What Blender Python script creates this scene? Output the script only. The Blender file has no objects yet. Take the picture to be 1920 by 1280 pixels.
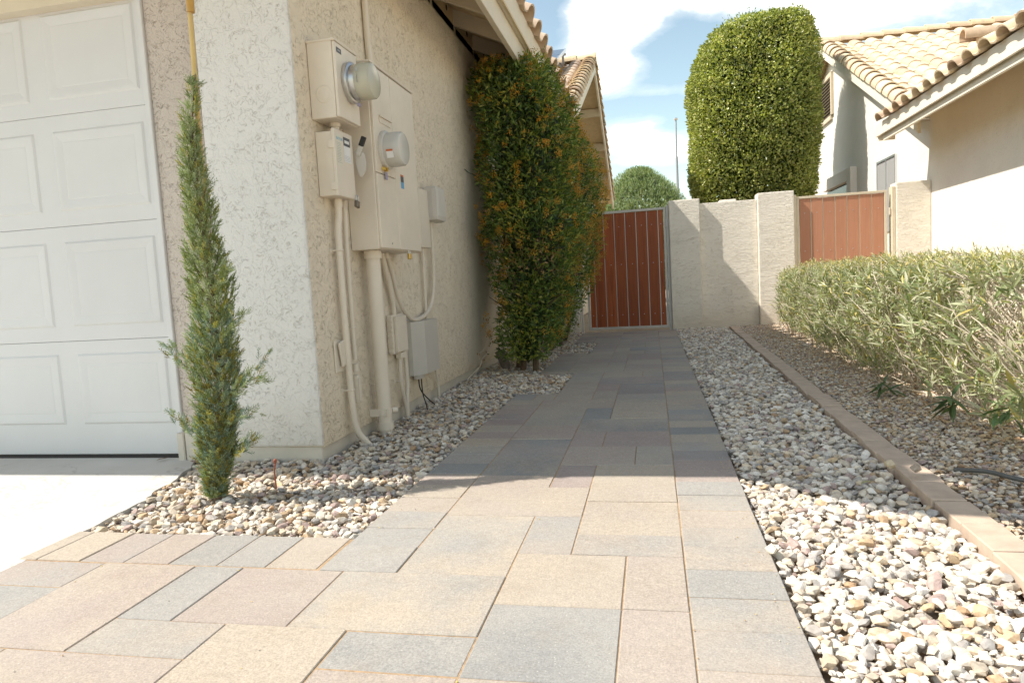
import bpy, bmesh, math, random
import numpy as np
from mathutils import Vector, Matrix
random.seed(7); rng = np.random.default_rng(7)
scene = bpy.context.scene
COL = scene.collection
R = math.radians

# ------------------------------------------------------------------ camera, sky, sun, exposure
cam_d = bpy.data.cameras.new('camera'); cam = bpy.data.objects.new('camera', cam_d); COL.objects.link(cam)
cam_d.sensor_width = 36; cam_d.lens = 24.0; cam_d.clip_end = 3000; cam_d.clip_start = 0.05
rt = Vector((0.9782762, 0.19961744, -0.05593344)); dn = Vector((-0.03728284, -0.09599923, -0.99468293)); fw = Vector((-0.20392563, 0.97516, -0.08647145))
m = Matrix((( rt.x, -dn.x, -fw.x), (rt.y, -dn.y, -fw.y), (rt.z, -dn.z, -fw.z))).to_4x4()
m.translation = (0, 0, 0.762)
cam.matrix_world = m
scene.camera = cam

LX, LY, LZ = 1.0, 0.27, -1.25
elev = math.atan2(-LZ, math.hypot(LX, LY)); azim = math.atan2(-LX, -LY)
sun_d = bpy.data.lights.new('sun', 'SUN'); sun_d.energy = 2.0; sun_d.angle = R(0.55); sun_d.color = (1.0, 0.93, 0.83)
sun = bpy.data.objects.new('sun', sun_d); COL.objects.link(sun)
sun.rotation_euler = Vector((LX, LY, LZ)).to_track_quat('-Z', 'Y').to_euler()
sun.location = (-8, -2, 12)

world = bpy.data.worlds.new("World"); scene.world = world; world.use_nodes = True
wn = world.node_tree; wn.nodes.clear()
def N(tree, t, **kw):
    n = tree.nodes.new(t)
    for k, v in kw.items():
        setattr(n, k, v)
    return n
def setin(n, **kw):
    for k, v in kw.items():
        n.inputs[k.replace('_', ' ')].default_value = v
sky = N(wn, 'ShaderNodeTexSky', sky_type='NISHITA', sun_disc=False, sun_elevation=elev, sun_rotation=azim % (2*math.pi),
        altitude=400, air_density=1.0, dust_density=0.6, ozone_density=1.6)
tc = N(wn, 'ShaderNodeTexCoord')
def math_node(tree, op, a, b=None, clamp=False):
    n = N(tree, 'ShaderNodeMath', operation=op, use_clamp=clamp)
    for i, v in enumerate((a, b)):
        if v is None: continue
        if isinstance(v, (int, float)): n.inputs[i].default_value = v
        else: tree.links.new(v, n.inputs[i])
    return n.outputs[0]
def ramp(tree, fac, stops, interp='LINEAR'):
    n = N(tree, 'ShaderNodeValToRGB'); n.color_ramp.interpolation = interp
    el = n.color_ramp.elements
    while len(el) < len(stops): el.new(0.5)
    for e, (p, c) in zip(el, stops):
        e.position = p; e.color = c if len(c) == 4 else (*c, 1)
    tree.links.new(fac, n.inputs[0]); return n.outputs[0]
# cloud field: warped noise over direction, thickened around a few large clouds
dotv = lambda d: None
cm = N(wn, 'ShaderNodeMapping'); cm.inputs['Scale'].default_value = (1.0, 1.0, 2.6); cm.inputs['Rotation'].default_value = (0, R(-14), 0)
wn.links.new(tc.outputs['Generated'], cm.inputs['Vector'])
cn = N(wn, 'ShaderNodeTexNoise'); setin(cn, Scale=4.6, Detail=10.0, Roughness=0.58, Distortion=0.35); wn.links.new(cm.outputs[0], cn.inputs['Vector'])
def blob(d, rx, amp):
    d = Vector(d).normalized()
    sub = N(wn, 'ShaderNodeVectorMath', operation='SUBTRACT'); wn.links.new(tc.outputs['Generated'], sub.inputs[0]); sub.inputs[1].default_value = d
    sc = N(wn, 'ShaderNodeVectorMath', operation='MULTIPLY'); wn.links.new(sub.outputs[0], sc.inputs[0]); sc.inputs[1].default_value = (1/rx[0], 1/rx[0], 1/rx[1])
    ln = N(wn, 'ShaderNodeVectorMath', operation='LENGTH'); wn.links.new(sc.outputs[0], ln.inputs[0])
    f = math_node(wn, 'SUBTRACT', 1.0, ln.outputs['Value'], True)
    return math_node(wn, 'MULTIPLY', f, amp)
tot = math_node(wn, 'SUBTRACT', cn.outputs['Fac'], 0.035)
for d, rx, amp in [((-0.050, 0.946, 0.330), (0.115, 0.085), 0.50), ((-0.075, 0.96, 0.27), (0.07, 0.05), 0.25), ((-0.01, 0.98, 0.190), (0.12, 0.040), 0.34), ((0.035, 0.986, 0.158), (0.09, 0.018), 0.2),
                   ((0.29, 0.92, 0.335), (0.17, 0.075), 0.45), ((0.075, 0.941, 0.355), (0.04, 0.035), 0.22), ((0.02, 0.975, 0.245), (0.12, 0.015), 0.10),
                   ((0.05, 0.95, 0.29), (0.09, 0.055), -0.45), ((0.04, 0.985, 0.20), (0.04, 0.03), -0.2), ((0.02, 0.99, 0.13), (0.2, 0.03), -0.3), ((-0.02, 0.975, 0.235), (0.14, 0.012), -0.2), ((-0.115, 0.93, 0.35), (0.04, 0.08), -0.35), ((0.01, 0.985, 0.225), (0.09, 0.018), -0.15), ((0.0, 0.99, 0.12), (0.12, 0.03), -0.2)]:
    tot = math_node(wn, 'ADD', tot, blob(d, rx, amp))
cl = ramp(wn, tot, [(0.42, (0.0, 0.0, 0.0)), (0.53, (0.08, 0.08, 0.08)), (0.63, (0.27, 0.27, 0.27)), (0.84, (0.85, 0.85, 0.85)), (1.0, (1, 1, 1))])
mix = N(wn, 'ShaderNodeMix', data_type='RGBA')
wn.links.new(cl, mix.inputs[0]); 
skm = N(wn, 'ShaderNodeMix', data_type='RGBA', blend_type='MULTIPLY'); skm.inputs[0].default_value = 1.0
wn.links.new(sky.outputs[0], skm.inputs[6]); skm.inputs[7].default_value = (0.60, 0.53, 0.40, 1)
wn.links.new(skm.outputs[2], mix.inputs[6]); mix.inputs[7].default_value = (6.2, 5.55, 4.6, 1)
bg = N(wn, 'ShaderNodeBackground'); bg.inputs['Strength'].default_value = 0.15
wn.links.new(mix.outputs[2], bg.inputs[0])
wo = N(wn, 'ShaderNodeOutputWorld'); wn.links.new(bg.outputs[0], wo.inputs[0])

vs = scene.view_settings; vs.view_transform = 'Standard'; vs.look = 'None'; vs.exposure = 1.80; vs.gamma = 1; vs.use_curve_mapping = False
scene.render.engine = 'CYCLES'

# ------------------------------------------------------------------ helpers
def empty(name, loc=(0, 0, 0)):
    o = bpy.data.objects.new(name, None); o.empty_display_size = 0.1; o.location = loc; COL.objects.link(o); return o
def tag(o, label=None, cat=None, group=None, kind=None):
    if label: o['label'] = label
    if cat: o['category'] = cat
    if group: o['group'] = group
    if kind: o['kind'] = kind
    return o
def thing(name, label, cat, loc=(0, 0, 0), group=None):
    return tag(empty(name, loc), label, cat, group)
def link(name, me, parent=None, mat=None, label=None, kind=None):
    """vertices are in world coordinates; parenting keeps them there"""
    if mat is not None and len(me.materials) == 0: me.materials.append(mat)
    o = bpy.data.objects.new(name, me); COL.objects.link(o)
    if parent is not None:
        o.parent = parent; o.matrix_parent_inverse = wmat(parent).inverted()
    if label: o['label'] = label
    if kind: o['kind'] = kind
    return o
def wmat(o):
    mm = o.matrix_basis.copy()
    if o.parent is not None: mm = wmat(o.parent) @ o.matrix_parent_inverse @ mm
    return mm
class MB:
    def __init__(s): s.v = []; s.f = []; s.sm = []
    def add(s, vs, fs, smooth=False):
        k = len(s.v); s.v += [tuple(p) for p in vs]; s.f += [tuple(i+k for i in f) for f in fs]; s.sm += [smooth]*len(fs); return s
    def box(s, x0, x1, y0, y1, z0, z1, mat=None, ch=0.0):
        if x1 < x0: x0, x1 = x1, x0
        if y1 < y0: y0, y1 = y1, y0
        if z1 < z0: z0, z1 = z1, z0
        if ch <= 0:
            vs = [(x, y, z) for z in (z0, z1) for y in (y0, y1) for x in (x0, x1)]
            fs = [(0, 2, 3, 1), (4, 5, 7, 6), (0, 1, 5, 4), (2, 6, 7, 3), (0, 4, 6, 2), (1, 3, 7, 5)]
        else:
            bm = bmesh.new(); vv = [bm.verts.new((x, y, z)) for z in (z0, z1) for y in (y0, y1) for x in (x0, x1)]
            for f in [(0, 2, 3, 1), (4, 5, 7, 6), (0, 1, 5, 4), (2, 6, 7, 3), (0, 4, 6, 2), (1, 3, 7, 5)]: bm.faces.new([vv[i] for i in f])
            bmesh.ops.bevel(bm, geom=bm.edges[:], offset=ch, segments=2 if ch > .004 else 1, profile=0.6, affect='EDGES')
            bm.verts.index_update(); vs = [v.co.copy() for v in bm.verts]; fs = [[v.index for v in f.verts] for f in bm.faces]; bm.free()
        if mat is not None: vs = [mat @ Vector(p) for p in vs]
        return s.add(vs, fs)
    def cyl(s, p0, p1, r0, r1=None, n=16, caps=True, smooth=True):
        r1 = r0 if r1 is None else r1
        return s.tube([p0, p1], [r0, r1], n, caps)
    def tube(s, pts, rad, n=8, caps=True):
        pts = [Vector(p) for p in pts]
        if isinstance(rad, (int, float)): rad = [rad]*len(pts)
        vs = []; fs = []; prev = None
        for i, p in enumerate(pts):
            t = (pts[min(i+1, len(pts)-1)] - pts[max(i-1, 0)]).normalized()
            if prev is None:
                a = Vector((0, 0, 1)) if abs(t.z) < .9 else Vector((1, 0, 0)); u = t.cross(a).normalized()
            else: u = (prev - t*prev.dot(t)).normalized()
            prev = u; w = t.cross(u)
            for k in range(n):
                an = 2*math.pi*k/n; vs.append(p + (u*math.cos(an) + w*math.sin(an))*rad[i])
        for i in range(len(pts)-1):
            for k in range(n):
                a = i*n+k; b = i*n+(k+1) % n; fs.append((a, b, b+n, a+n))
        s.add(vs, fs, True)
        if caps:
            k = len(s.v) - len(vs)
            s.f.append(tuple(k+i for i in reversed(range(n)))); s.sm.append(False)
            s.f.append(tuple(k+len(vs)-n+i for i in range(n))); s.sm.append(False)
        return s
    def lathe(s, c, axis, prof, n=28):
        """prof: (distance along axis, radius)"""
        ax = Vector(axis).normalized(); a = Vector((0, 0, 1)) if abs(ax.z) < .9 else Vector((1, 0, 0)); u = ax.cross(a).normalized(); w = ax.cross(u)
        vs = []; fs = []
        for d, r in prof:
            for k in range(n):
                an = 2*math.pi*k/n; vs.append(Vector(c) + ax*d + (u*math.cos(an) + w*math.sin(an))*max(r, 1e-4))
        for i in range(len(prof)-1):
            for k in range(n):
                a_ = i*n+k; b_ = i*n+(k+1) % n; fs.append((a_, b_, b_+n, a_+n))
        fs.append(tuple(range(n))[::-1]); fs.append(tuple((len(prof)-1)*n+i for i in range(n)))
        return s.add(vs, fs, True)
    def mesh(s, name='m'):
        me = bpy.data.meshes.new(name); me.from_pydata(s.v, [], s.f); me.polygons.foreach_set('use_smooth', s.sm); me.update()
        if any(s.sm): 
            try: me.set_sharp_from_angle(angle=R(38))
            except Exception: pass
        return me
    def build(s, name, mat, parent=None, label=None, kind=None):
        return link(name, s.mesh(name), parent, mat, label, kind)
def prism(poly, ext, name=None):
    """poly: 3d points, ext: extrusion vector -> MB"""
    b = MB(); n = len(poly); P = [Vector(p) for p in poly]; Q = [p + Vector(ext) for p in P]
    b.add(P+Q, [tuple(range(n))[::-1], tuple(range(n, 2*n))] + [(i, (i+1) % n, (i+1) % n+n, i+n) for i in range(n)]); return b
def fixn(o):
    bm = bmesh.new(); bm.from_mesh(o.data); bmesh.ops.recalc_face_normals(bm, faces=bm.faces); bm.to_mesh(o.data); bm.free(); return o
def np_mesh(name, V, F, tint=None, smooth=False):
    """V (n,3) F (m,k) fixed size polygons, tint per vertex (n,3)"""
    me = bpy.data.meshes.new(name); nv = len(V); nf, k = F.shape
    me.vertices.add(nv); me.vertices.foreach_set('co', np.ascontiguousarray(V, np.float32).ravel())
    me.loops.add(nf*k); me.loops.foreach_set('vertex_index', np.ascontiguousarray(F, np.int32).ravel())
    me.polygons.add(nf); me.polygons.foreach_set('loop_start', np.arange(0, nf*k, k, dtype=np.int32)); 
    me.polygons.foreach_set('use_smooth', np.full(nf, smooth))
    me.update(calc_edges=True)
    if tint is not None:
        at = me.color_attributes.new('tint', 'FLOAT_COLOR', 'POINT'); c = np.ones((nv, 4), np.float32); c[:, :3] = tint
        at.data.foreach_set('color', c.ravel())
    return me

# ------------------------------------------------------------------ materials
def mat_new(name):
    mt = bpy.data.materials.new(name); mt.use_nodes = True; t = mt.node_tree
    return mt, t, t.nodes['Principled BSDF']
def mixc(t, fac, a, b, blend='MIX'):
    n = N(t, 'ShaderNodeMix', data_type='RGBA', blend_type=blend)
    for i, v in ((0, fac), (6, a), (7, b)):
        if isinstance(v, (int, float)): n.inputs[i].default_value = v
        elif isinstance(v, tuple): n.inputs[i].default_value = (*v, 1) if len(v) == 3 else v
        else: t.links.new(v, n.inputs[i])
    return n.outputs[2]
def noise(t, vec, scale, detail=4, rough=0.5, dist=0.0):
    n = N(t, 'ShaderNodeTexNoise'); setin(n, Scale=scale, Detail=float(detail), Roughness=rough, Distortion=dist)
    if vec is not None: t.links.new(vec, n.inputs['Vector'])
    return n.outputs['Fac']
def bump(t, bsdf, h, strength, dist, prev=None):
    n = N(t, 'ShaderNodeBump'); n.inputs['Strength'].default_value = strength; n.inputs['Distance'].default_value = dist
    t.links.new(h, n.inputs['Height'])
    if prev is not None: t.links.new(prev, n.inputs['Normal'])
    t.links.new(n.outputs[0], bsdf.inputs['Normal']); return n.outputs[0]
def wpos(t, scale=(1, 1, 1), obj=False):
    g = N(t, 'ShaderNodeNewGeometry'); mp = N(t, 'ShaderNodeMapping'); mp.inputs['Scale'].default_value = scale
    t.links.new(g.outputs['Position'], mp.inputs['Vector']); return mp.outputs[0]
def stucco(name, col, scale=26, strength=0.5, cover=0.50, stretch=(1, 1, 1), dist=0.006, warm=0.06, line=0.020, tone=0.22):
    """trowelled coat: soft plateaus, broken by sparse narrow crevices of uneven length"""
    mt, t, b = mat_new(name); p = wpos(t, stretch)
    n1 = noise(t, p, scale, 4, 0.55, 1.1); n1b = noise(t, p, scale*.37, 3, 0.5, 0.6)
    dd = math_node(t, 'ABSOLUTE', math_node(t, 'SUBTRACT', n1, 0.5))
    crev = ramp(t, dd, [(0.0, (1, 1, 1)), (line, (0, 0, 0))])
    mask = ramp(t, n1b, [(cover, (0, 0, 0)), (cover+.08, (1, 1, 1))]); mask2 = ramp(t, noise(t, p, scale*1.7, 2), [(0.42, (0, 0, 0)), (0.52, (1, 1, 1))])
    crev = math_node(t, 'MULTIPLY', math_node(t, 'MULTIPLY', crev, mask), mask2)
    n2 = noise(t, p, scale*5, 4, 0.65); n3 = noise(t, wpos(t), 1.7, 4, 0.6)
    plate = ramp(t, n1, [(0.42, (0, 0, 0)), (0.54, (1, 1, 1))])
    hsum = math_node(t, 'ADD', math_node(t, 'MULTIPLY', plate, 0.28), math_node(t, 'MULTIPLY', n2, 0.30))
    hsum = math_node(t, 'SUBTRACT', math_node(t, 'ADD', hsum, math_node(t, 'MULTIPLY', n1b, 0.8)), math_node(t, 'MULTIPLY', crev, 0.7))
    bump(t, b, hsum, strength, dist)
    c = ramp(t, n3, [(0.3, tuple(c*(1-warm) for c in col)), (0.7, tuple(min(1, c*(1+warm*.5)) for c in col))])
    c = mixc(t, math_node(t, 'MULTIPLY', crev, tone), c, (col[0]*.62, col[1]*.54, col[2]*.42))
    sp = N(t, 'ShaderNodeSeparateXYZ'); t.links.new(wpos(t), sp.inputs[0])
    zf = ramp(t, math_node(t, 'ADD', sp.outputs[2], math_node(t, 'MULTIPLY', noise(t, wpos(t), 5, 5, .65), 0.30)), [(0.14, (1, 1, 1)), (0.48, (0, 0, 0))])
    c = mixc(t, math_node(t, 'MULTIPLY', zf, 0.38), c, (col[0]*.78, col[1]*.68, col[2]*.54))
    t.links.new(c, b.inputs['Base Color']); b.inputs['Roughness'].default_value = 0.92; b.inputs['Specular IOR Level'].default_value = 0.2
    return mt
WALLC = (0.81, 0.72, 0.585)
M = {}
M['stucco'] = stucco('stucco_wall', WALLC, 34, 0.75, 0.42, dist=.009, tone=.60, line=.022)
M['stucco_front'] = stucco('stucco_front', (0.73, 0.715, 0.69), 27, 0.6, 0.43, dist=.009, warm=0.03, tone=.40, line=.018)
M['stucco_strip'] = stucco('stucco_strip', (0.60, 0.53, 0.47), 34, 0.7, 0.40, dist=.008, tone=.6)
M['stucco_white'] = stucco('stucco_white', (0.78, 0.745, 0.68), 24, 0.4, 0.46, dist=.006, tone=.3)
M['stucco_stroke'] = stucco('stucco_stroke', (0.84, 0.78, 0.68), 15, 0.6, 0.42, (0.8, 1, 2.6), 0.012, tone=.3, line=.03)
def plain(name, col, rough=0.6, nscale=8, var=0.05, bstr=0.0, bscale=200, metal=0.0, spec=0.4):
    mt, t, b = mat_new(name); p = wpos(t)
    n = noise(t, p, nscale, 5, 0.6)
    c = ramp(t, n, [(0.3, tuple(x*(1-var) for x in col)), (0.7, tuple(min(1, x*(1+var)) for x in col))])
    t.links.new(c, b.inputs['Base Color']); b.inputs['Roughness'].default_value = rough; b.inputs['Metallic'].default_value = metal
    b.inputs['Specular IOR Level'].default_value = spec
    if bstr: bump(t, b, noise(t, p, bscale, 3, 0.6), bstr, 0.001)
    return mt
M['smooth'] = plain('painted_foundation', (0.60, 0.55, 0.47), 0.85, 5, 0.10, 0.5, 60)
M['door'] = plain('white_door_paint', (0.66, 0.655, 0.65), 0.5, 2.2, 0.035, 0.35, 320)
M['rubber'] = plain('rubber_seal', (0.035, 0.03, 0.03), 0.6)
M['paint'] = plain('beige_metal_paint', (0.74, 0.665, 0.56), 0.45, 4, 0.06, 0.25, 140)
M['paint2'] = plain('pale_plastic', (0.60, 0.57, 0.52), 0.5, 8, 0.03)
M['greybox'] = plain('pale_grey_box', (0.56, 0.53, 0.48), 0.5, 8, 0.03)
M['wood_paint'] = plain('painted_wood', (0.60, 0.52, 0.40), 0.7, 10, 0.05, 0.4, 70)
M['fascia'] = plain('painted_fascia', (0.68, 0.60, 0.47), 0.6, 6, 0.05, 0.25, 60)
M['fascia_white'] = plain('pale_fascia', (0.80, 0.73, 0.60), 0.6, 6, 0.05, 0.2, 60)
M['soffit'] = plain('soffit_wood', (0.62, 0.49, 0.31), 0.8, 12, 0.08, 0.4, 80)
M['steel'] = plain('galvanised_steel', (0.58, 0.58, 0.58), 0.35, 20, 0.12, 0, metal=1.0)
M['frame'] = plain('gate_frame_paint', (0.60, 0.57, 0.53), 0.5, 10, 0.06)
M['frame_cream'] = plain('gate_frame_cream', (0.66, 0.58, 0.44), 0.5, 10, 0.06)
M['dark'] = plain('dark_plastic', (0.03, 0.03, 0.028), 0.5)
M['brass'] = plain('brass_lock', (0.75, 0.55, 0.18), 0.35, 30, 0.1, metal=1.0)
M['lock'] = plain('weathered_lock', (0.20, 0.17, 0.14), 0.4, 60, 0.3, metal=0.7)
M['sticker_w'] = plain('white_sticker', (0.78, 0.78, 0.78), 0.5)
M['sticker_c'] = plain('cream_sticker', (0.72, 0.69, 0.58), 0.5)
M['sticker_k'] = plain('dark_sticker', (0.10, 0.10, 0.115), 0.5)
M['sticker_b'] = plain('blue_sticker', (0.12, 0.36, 0.60), 0.5)
M['sticker_r'] = plain('red_sticker', (0.55, 0.16, 0.06), 0.5)
M['violet'] = plain('violet_tag', (0.34, 0.31, 0.44), 0.5)
M['ink'] = plain('print_grey', (0.38, 0.38, 0.38), 0.6)
M['ink_blue'] = plain('print_blue', (0.10, 0.38, 0.55), 0.6)
M['pole'] = plain('pole_grey', (0.30, 0.33, 0.36), 0.5)
M['screen'] = plain('window_screen', (0.33, 0.33, 0.33), 0.6, 300, 0.08)
M['glass_dark'] = plain('dark_glass', (0.03, 0.035, 0.04), 0.08)
M['vent_dark'] = plain('vent_shadow', (0.05, 0.045, 0.04), 0.9)
M['cane'] = plain('bamboo', (0.62, 0.44, 0.17), 0.45, 14, 0.12)
M['stump'] = plain('grey_cut_wood', (0.24, 0.20, 0.17), 0.9, 30, 0.25, 0.8, 90)
M['bark'] = plain('bark', (0.15, 0.105, 0.07), 0.9, 30, 0.3, 0.8, 90)
M['twig'] = plain('pale_twig', (0.52, 0.45, 0.35), 0.8, 30, 0.2)
M['hose'] = plain('drip_hose', (0.09, 0.09, 0.085), 0.5)
M['wire_green'] = plain('green_wire', (0.03, 0.10, 0.07), 0.5)
M['soil'] = plain('soil', (0.36, 0.285, 0.21), 0.95, 30, 0.3, 0.8, 120)
M['joint'] = plain('joint_sand', (0.36, 0.25, 0.15), 0.95, 60, 0.3, 0.6, 300)
M['edge_brick'] = plain('edging_brick', (0.50, 0.395, 0.31), 0.9, 14, 0.14, 0.7, 260)
M['solar'] = plain('solar_cells', (0.05, 0.075, 0.12), 0.12, 3, 0.05)
M['alu'] = plain('aluminium', (0.68, 0.70, 0.72), 0.35, 9, 0.05, metal=0.9)

# meter glass: slightly yellowed clear cover
mt, t, b = mat_new('meter_cover'); b.inputs['Base Color'].default_value = (0.74, 0.72, 0.60, 1); b.inputs['Roughness'].default_value = 0.18
b.inputs['Transmission Weight'].default_value = 0.45; b.inputs['IOR'].default_value = 1.3; M['cover'] = mt
mt, t, b = mat_new('meter_cover_clear'); b.inputs['Base Color'].default_value = (0.80, 0.78, 0.73, 1); b.inputs['Roughness'].default_value = 0.15
b.inputs['Transmission Weight'].default_value = 0.35; b.inputs['IOR'].default_value = 1.3; M['cover2'] = mt

# pavers
mt, t, b = mat_new('concrete_paver'); p = wpos(t); oi = N(t, 'ShaderNodeObjectInfo')
off = N(t, 'ShaderNodeVectorMath', operation='ADD'); t.links.new(p, off.inputs[0])
scl = N(t, 'ShaderNodeSeparateColor'); t.links.new(oi.outputs['Color'], scl.inputs[0])
rv = N(t, 'ShaderNodeCombineXYZ'); t.links.new(math_node(t, 'MULTIPLY', oi.outputs['Random'], 37.0), rv.inputs[0]); t.links.new(math_node(t, 'MULTIPLY', oi.outputs['Random'], 71.0), rv.inputs[1])
t.links.new(rv.outputs[0], off.inputs[1])
def pal(fac):
    return ramp(t, fac, [(0.0, (0.25, 0.258, 0.26)), (0.10, (0.285, 0.29, 0.288)), (0.22, (0.345, 0.337, 0.32)), (0.34, (0.40, 0.355, 0.30)), (0.55, (0.455, 0.398, 0.325)), (0.66, (0.405, 0.36, 0.31)), (0.82, (0.39, 0.332, 0.30)), (1.0, (0.335, 0.285, 0.272))])
ra = scl.outputs[0]; rb = scl.outputs[1]
blot = noise(t, off.outputs[0], 2.6, 7, 0.62, 0.3)
f = ramp(t, blot, [(0.38, (0, 0, 0)), (0.66, (1, 1, 1))])
c = mixc(t, f, pal(ra), pal(rb)); c = mixc(t, 1.0, c, (0.94, 0.925, 0.91), 'MULTIPLY')
sp1 = noise(t, p, 190, 4, 0.7); sp2 = noise(t, p, 55, 4, 0.65)
c = mixc(t, 0.42, c, ramp(t, sp1, [(0.36, (0.30, 0.29, 0.28)), (0.50, (0.5, 0.5, 0.5)), (0.68, (0.74, 0.74, 0.73))]), 'OVERLAY')
c = mixc(t, 0.30, c, ramp(t, sp2, [(0.35, (0.36, 0.36, 0.37)), (0.65, (0.62, 0.61, 0.6))]), 'OVERLAY')
# pale efflorescence film and mineral flecks, brown sand dusting
ef = ramp(t, noise(t, p, 1.3, 5, 0.62), [(0.42, (0, 0, 0)), (0.72, (1, 1, 1))])
c = mixc(t, math_node(t, 'MULTIPLY', ef, 0.25), c, (0.52, 0.49, 0.44))
ds = ramp(t, noise(t, p, 7.0, 6, 0.7), [(0.52, (0, 0, 0)), (0.70, (1, 1, 1))]); c = mixc(t, math_node(t, 'MULTIPLY', ds, 0.20), c, (0.26, 0.205, 0.15))
vo = N(t, 'ShaderNodeTexVoronoi'); setin(vo, Scale=62.0); t.links.new(p, vo.inputs['Vector'])
fl = ramp(t, vo.outputs['Distance'], [(0.07, (1, 1, 1)), (0.11, (0, 0, 0))])
c = mixc(t, math_node(t, 'MULTIPLY', fl, 0.5), c, (0.62, 0.60, 0.56))
t.links.new(c, b.inputs['Base Color']); b.inputs['Roughness'].default_value = 0.88; b.inputs['Specular IOR Level'].default_value = 0.25
hh = math_node(t, 'ADD', sp1, math_node(t, 'MULTIPLY', sp2, 0.8)); bump(t, b, hh, 0.6, 0.0022)
M['paver'] = mt

# driveway concrete
mt, t, b = mat_new('driveway_concrete'); p = wpos(t)
c = ramp(t, noise(t, p, 2.0, 6, 0.6), [(0.3, (0.50, 0.485, 0.455)), (0.7, (0.585, 0.575, 0.55))])
sm = ramp(t, noise(t, wpos(t, (1.2, 5, 1)), 2.2, 6, 0.65), [(0.60, (0, 0, 0)), (0.74, (1, 1, 1))])
c = mixc(t, math_node(t, 'MULTIPLY', sm, 0.5), c, (0.34, 0.31, 0.27))
crk = ramp(t, math_node(t, 'ABSOLUTE', math_node(t, 'SUBTRACT', noise(t, p, 1.1, 5, 0.6, 0.8), 0.5)), [(0.0, (1, 1, 1)), (0.006, (0, 0, 0))]); c = mixc(t, math_node(t, 'MULTIPLY', crk, 0.35), c, (0.2, 0.18, 0.15))
t.links.new(c, b.inputs['Base Color']); b.inputs['Roughness'].default_value = 0.9; bump(t, b, noise(t, p, 130, 5, 0.7), 0.4, 0.002); M['concrete'] = mt
M['concrete_side'] = plain('driveway_edge', (0.40, 0.35, 0.28), 0.95, 40, 0.25, 0.9, 70)

# attribute tinted materials
def tint_mat(name, rough=0.7, spec=0.4, trans=0.0, nscale=0, bstr=0.0, mult=1.0):
    mt, t, b = mat_new(name); a = N(t, 'ShaderNodeAttribute', attribute_name='tint')
    c = a.outputs['Color']
    if nscale:
        c = mixc(t, 0.6, c, ramp(t, noise(t, wpos(t), nscale, 5, 0.65), [(0.3, (0.30, 0.29, 0.28)), (0.7, (0.70, 0.70, 0.70))]), 'OVERLAY')
    t.links.new(c, b.inputs['Base Color']); b.inputs['Roughness'].default_value = rough; b.inputs['Specular IOR Level'].default_value = spec
    if bstr: bump(t, b, noise(t, wpos(t), 160, 4, 0.7), bstr, 0.002)
    if trans:
        tr = N(t, 'ShaderNodeBsdfTranslucent'); c2 = mixc(t, 1.0, c, (1.25, 1.35, 0.55), 'MULTIPLY'); t.links.new(c2, tr.inputs[0])
        ms = N(t, 'ShaderNodeMixShader'); ms.inputs[0].default_value = trans
        t.links.new(b.outputs[0], ms.inputs[1]); t.links.new(tr.outputs[0], ms.inputs[2])
        t.links.new(ms.outputs[0], t.nodes['Material Output'].inputs[0])
    return mt
M['stone'] = tint_mat('gravel_stone', 0.85, 0.3, 0, 55, 0.7)
M['leaf_gloss'] = tint_mat('glossy_leaf', 0.36, 0.5, 0.28)
M['leaf_olea'] = tint_mat('oleander_leaf', 0.45, 0.45, 0.25)
M['leaf_soft'] = tint_mat('soft_leaf', 0.6, 0.3, 0.25)
M['leaf_conifer'] = tint_mat('conifer_sprig', 0.65, 0.25, 0.2)
M['berry'] = tint_mat('berry', 0.5, 0.4, 0.1)

# clay coloured concrete tiles
def tile_mat(name, a, b_, c_):
    mt, t, b = mat_new(name); p = wpos(t); oi = N(t, 'ShaderNodeObjectInfo')
    c = ramp(t, math_node(t, 'FRACT', math_node(t, 'MULTIPLY', oi.outputs['Random'], 17.3)), [(0.0, a), (0.45, b_), (0.85, c_), (1.0, tuple(x*.72 for x in c_))])
    c = mixc(t, 0.5, c, ramp(t, noise(t, p, 18, 5, 0.65), [(0.3, (0.38, 0.37, 0.36)), (0.7, (0.62, 0.62, 0.62))]), 'OVERLAY')
    st = ramp(t, noise(t, p, 3.5, 4, 0.6), [(0.56, (0, 0, 0)), (0.70, (1, 1, 1))]); c = mixc(t, math_node(t, 'MULTIPLY', st, 0.3), c, (0.16, 0.12, 0.10))
    t.links.new(c, b.inputs['Base Color']); b.inputs['Roughness'].default_value = 0.85; bump(t, b, noise(t, p, 120, 4, 0.7), 0.5, 0.002); return mt
M['tile'] = tile_mat('sand_roof_tile', (0.66, 0.52, 0.34), (0.70, 0.57, 0.40), (0.62, 0.46, 0.32))
M['tile_grey'] = tile_mat('weathered_roof_tile', (0.54, 0.42, 0.31), (0.60, 0.47, 0.35), (0.47, 0.36, 0.28))

# stained timber
def timber(name, a, b_, dark):
    mt, t, b = mat_new(name); oi = N(t, 'ShaderNodeObjectInfo'); p = wpos(t, (38, 38, 1.6))
    off = N(t, 'ShaderNodeVectorMath', operation='ADD'); t.links.new(p, off.inputs[0]); rv = N(t, 'ShaderNodeCombineXYZ'); t.links.new(math_node(t, 'MULTIPLY', oi.outputs['Random'], 53.0), rv.inputs[2]); t.links.new(rv.outputs[0], off.inputs[1])
    g = noise(t, off.outputs[0], 1.5, 6, 0.65, 0.5)
    c = ramp(t, g, [(0.3, dark), (0.5, a), (0.72, b_)])
    c = mixc(t, math_node(t, 'MULTIPLY', math_node(t, 'FRACT', math_node(t, 'MULTIPLY', oi.outputs['Random'], 23.1)), 0.6), c, dark)
    t.links.new(c, b.inputs['Base Color']); b.inputs['Roughness'].default_value = 0.6; bump(t, b, g, 0.5, 0.002); return mt
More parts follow.
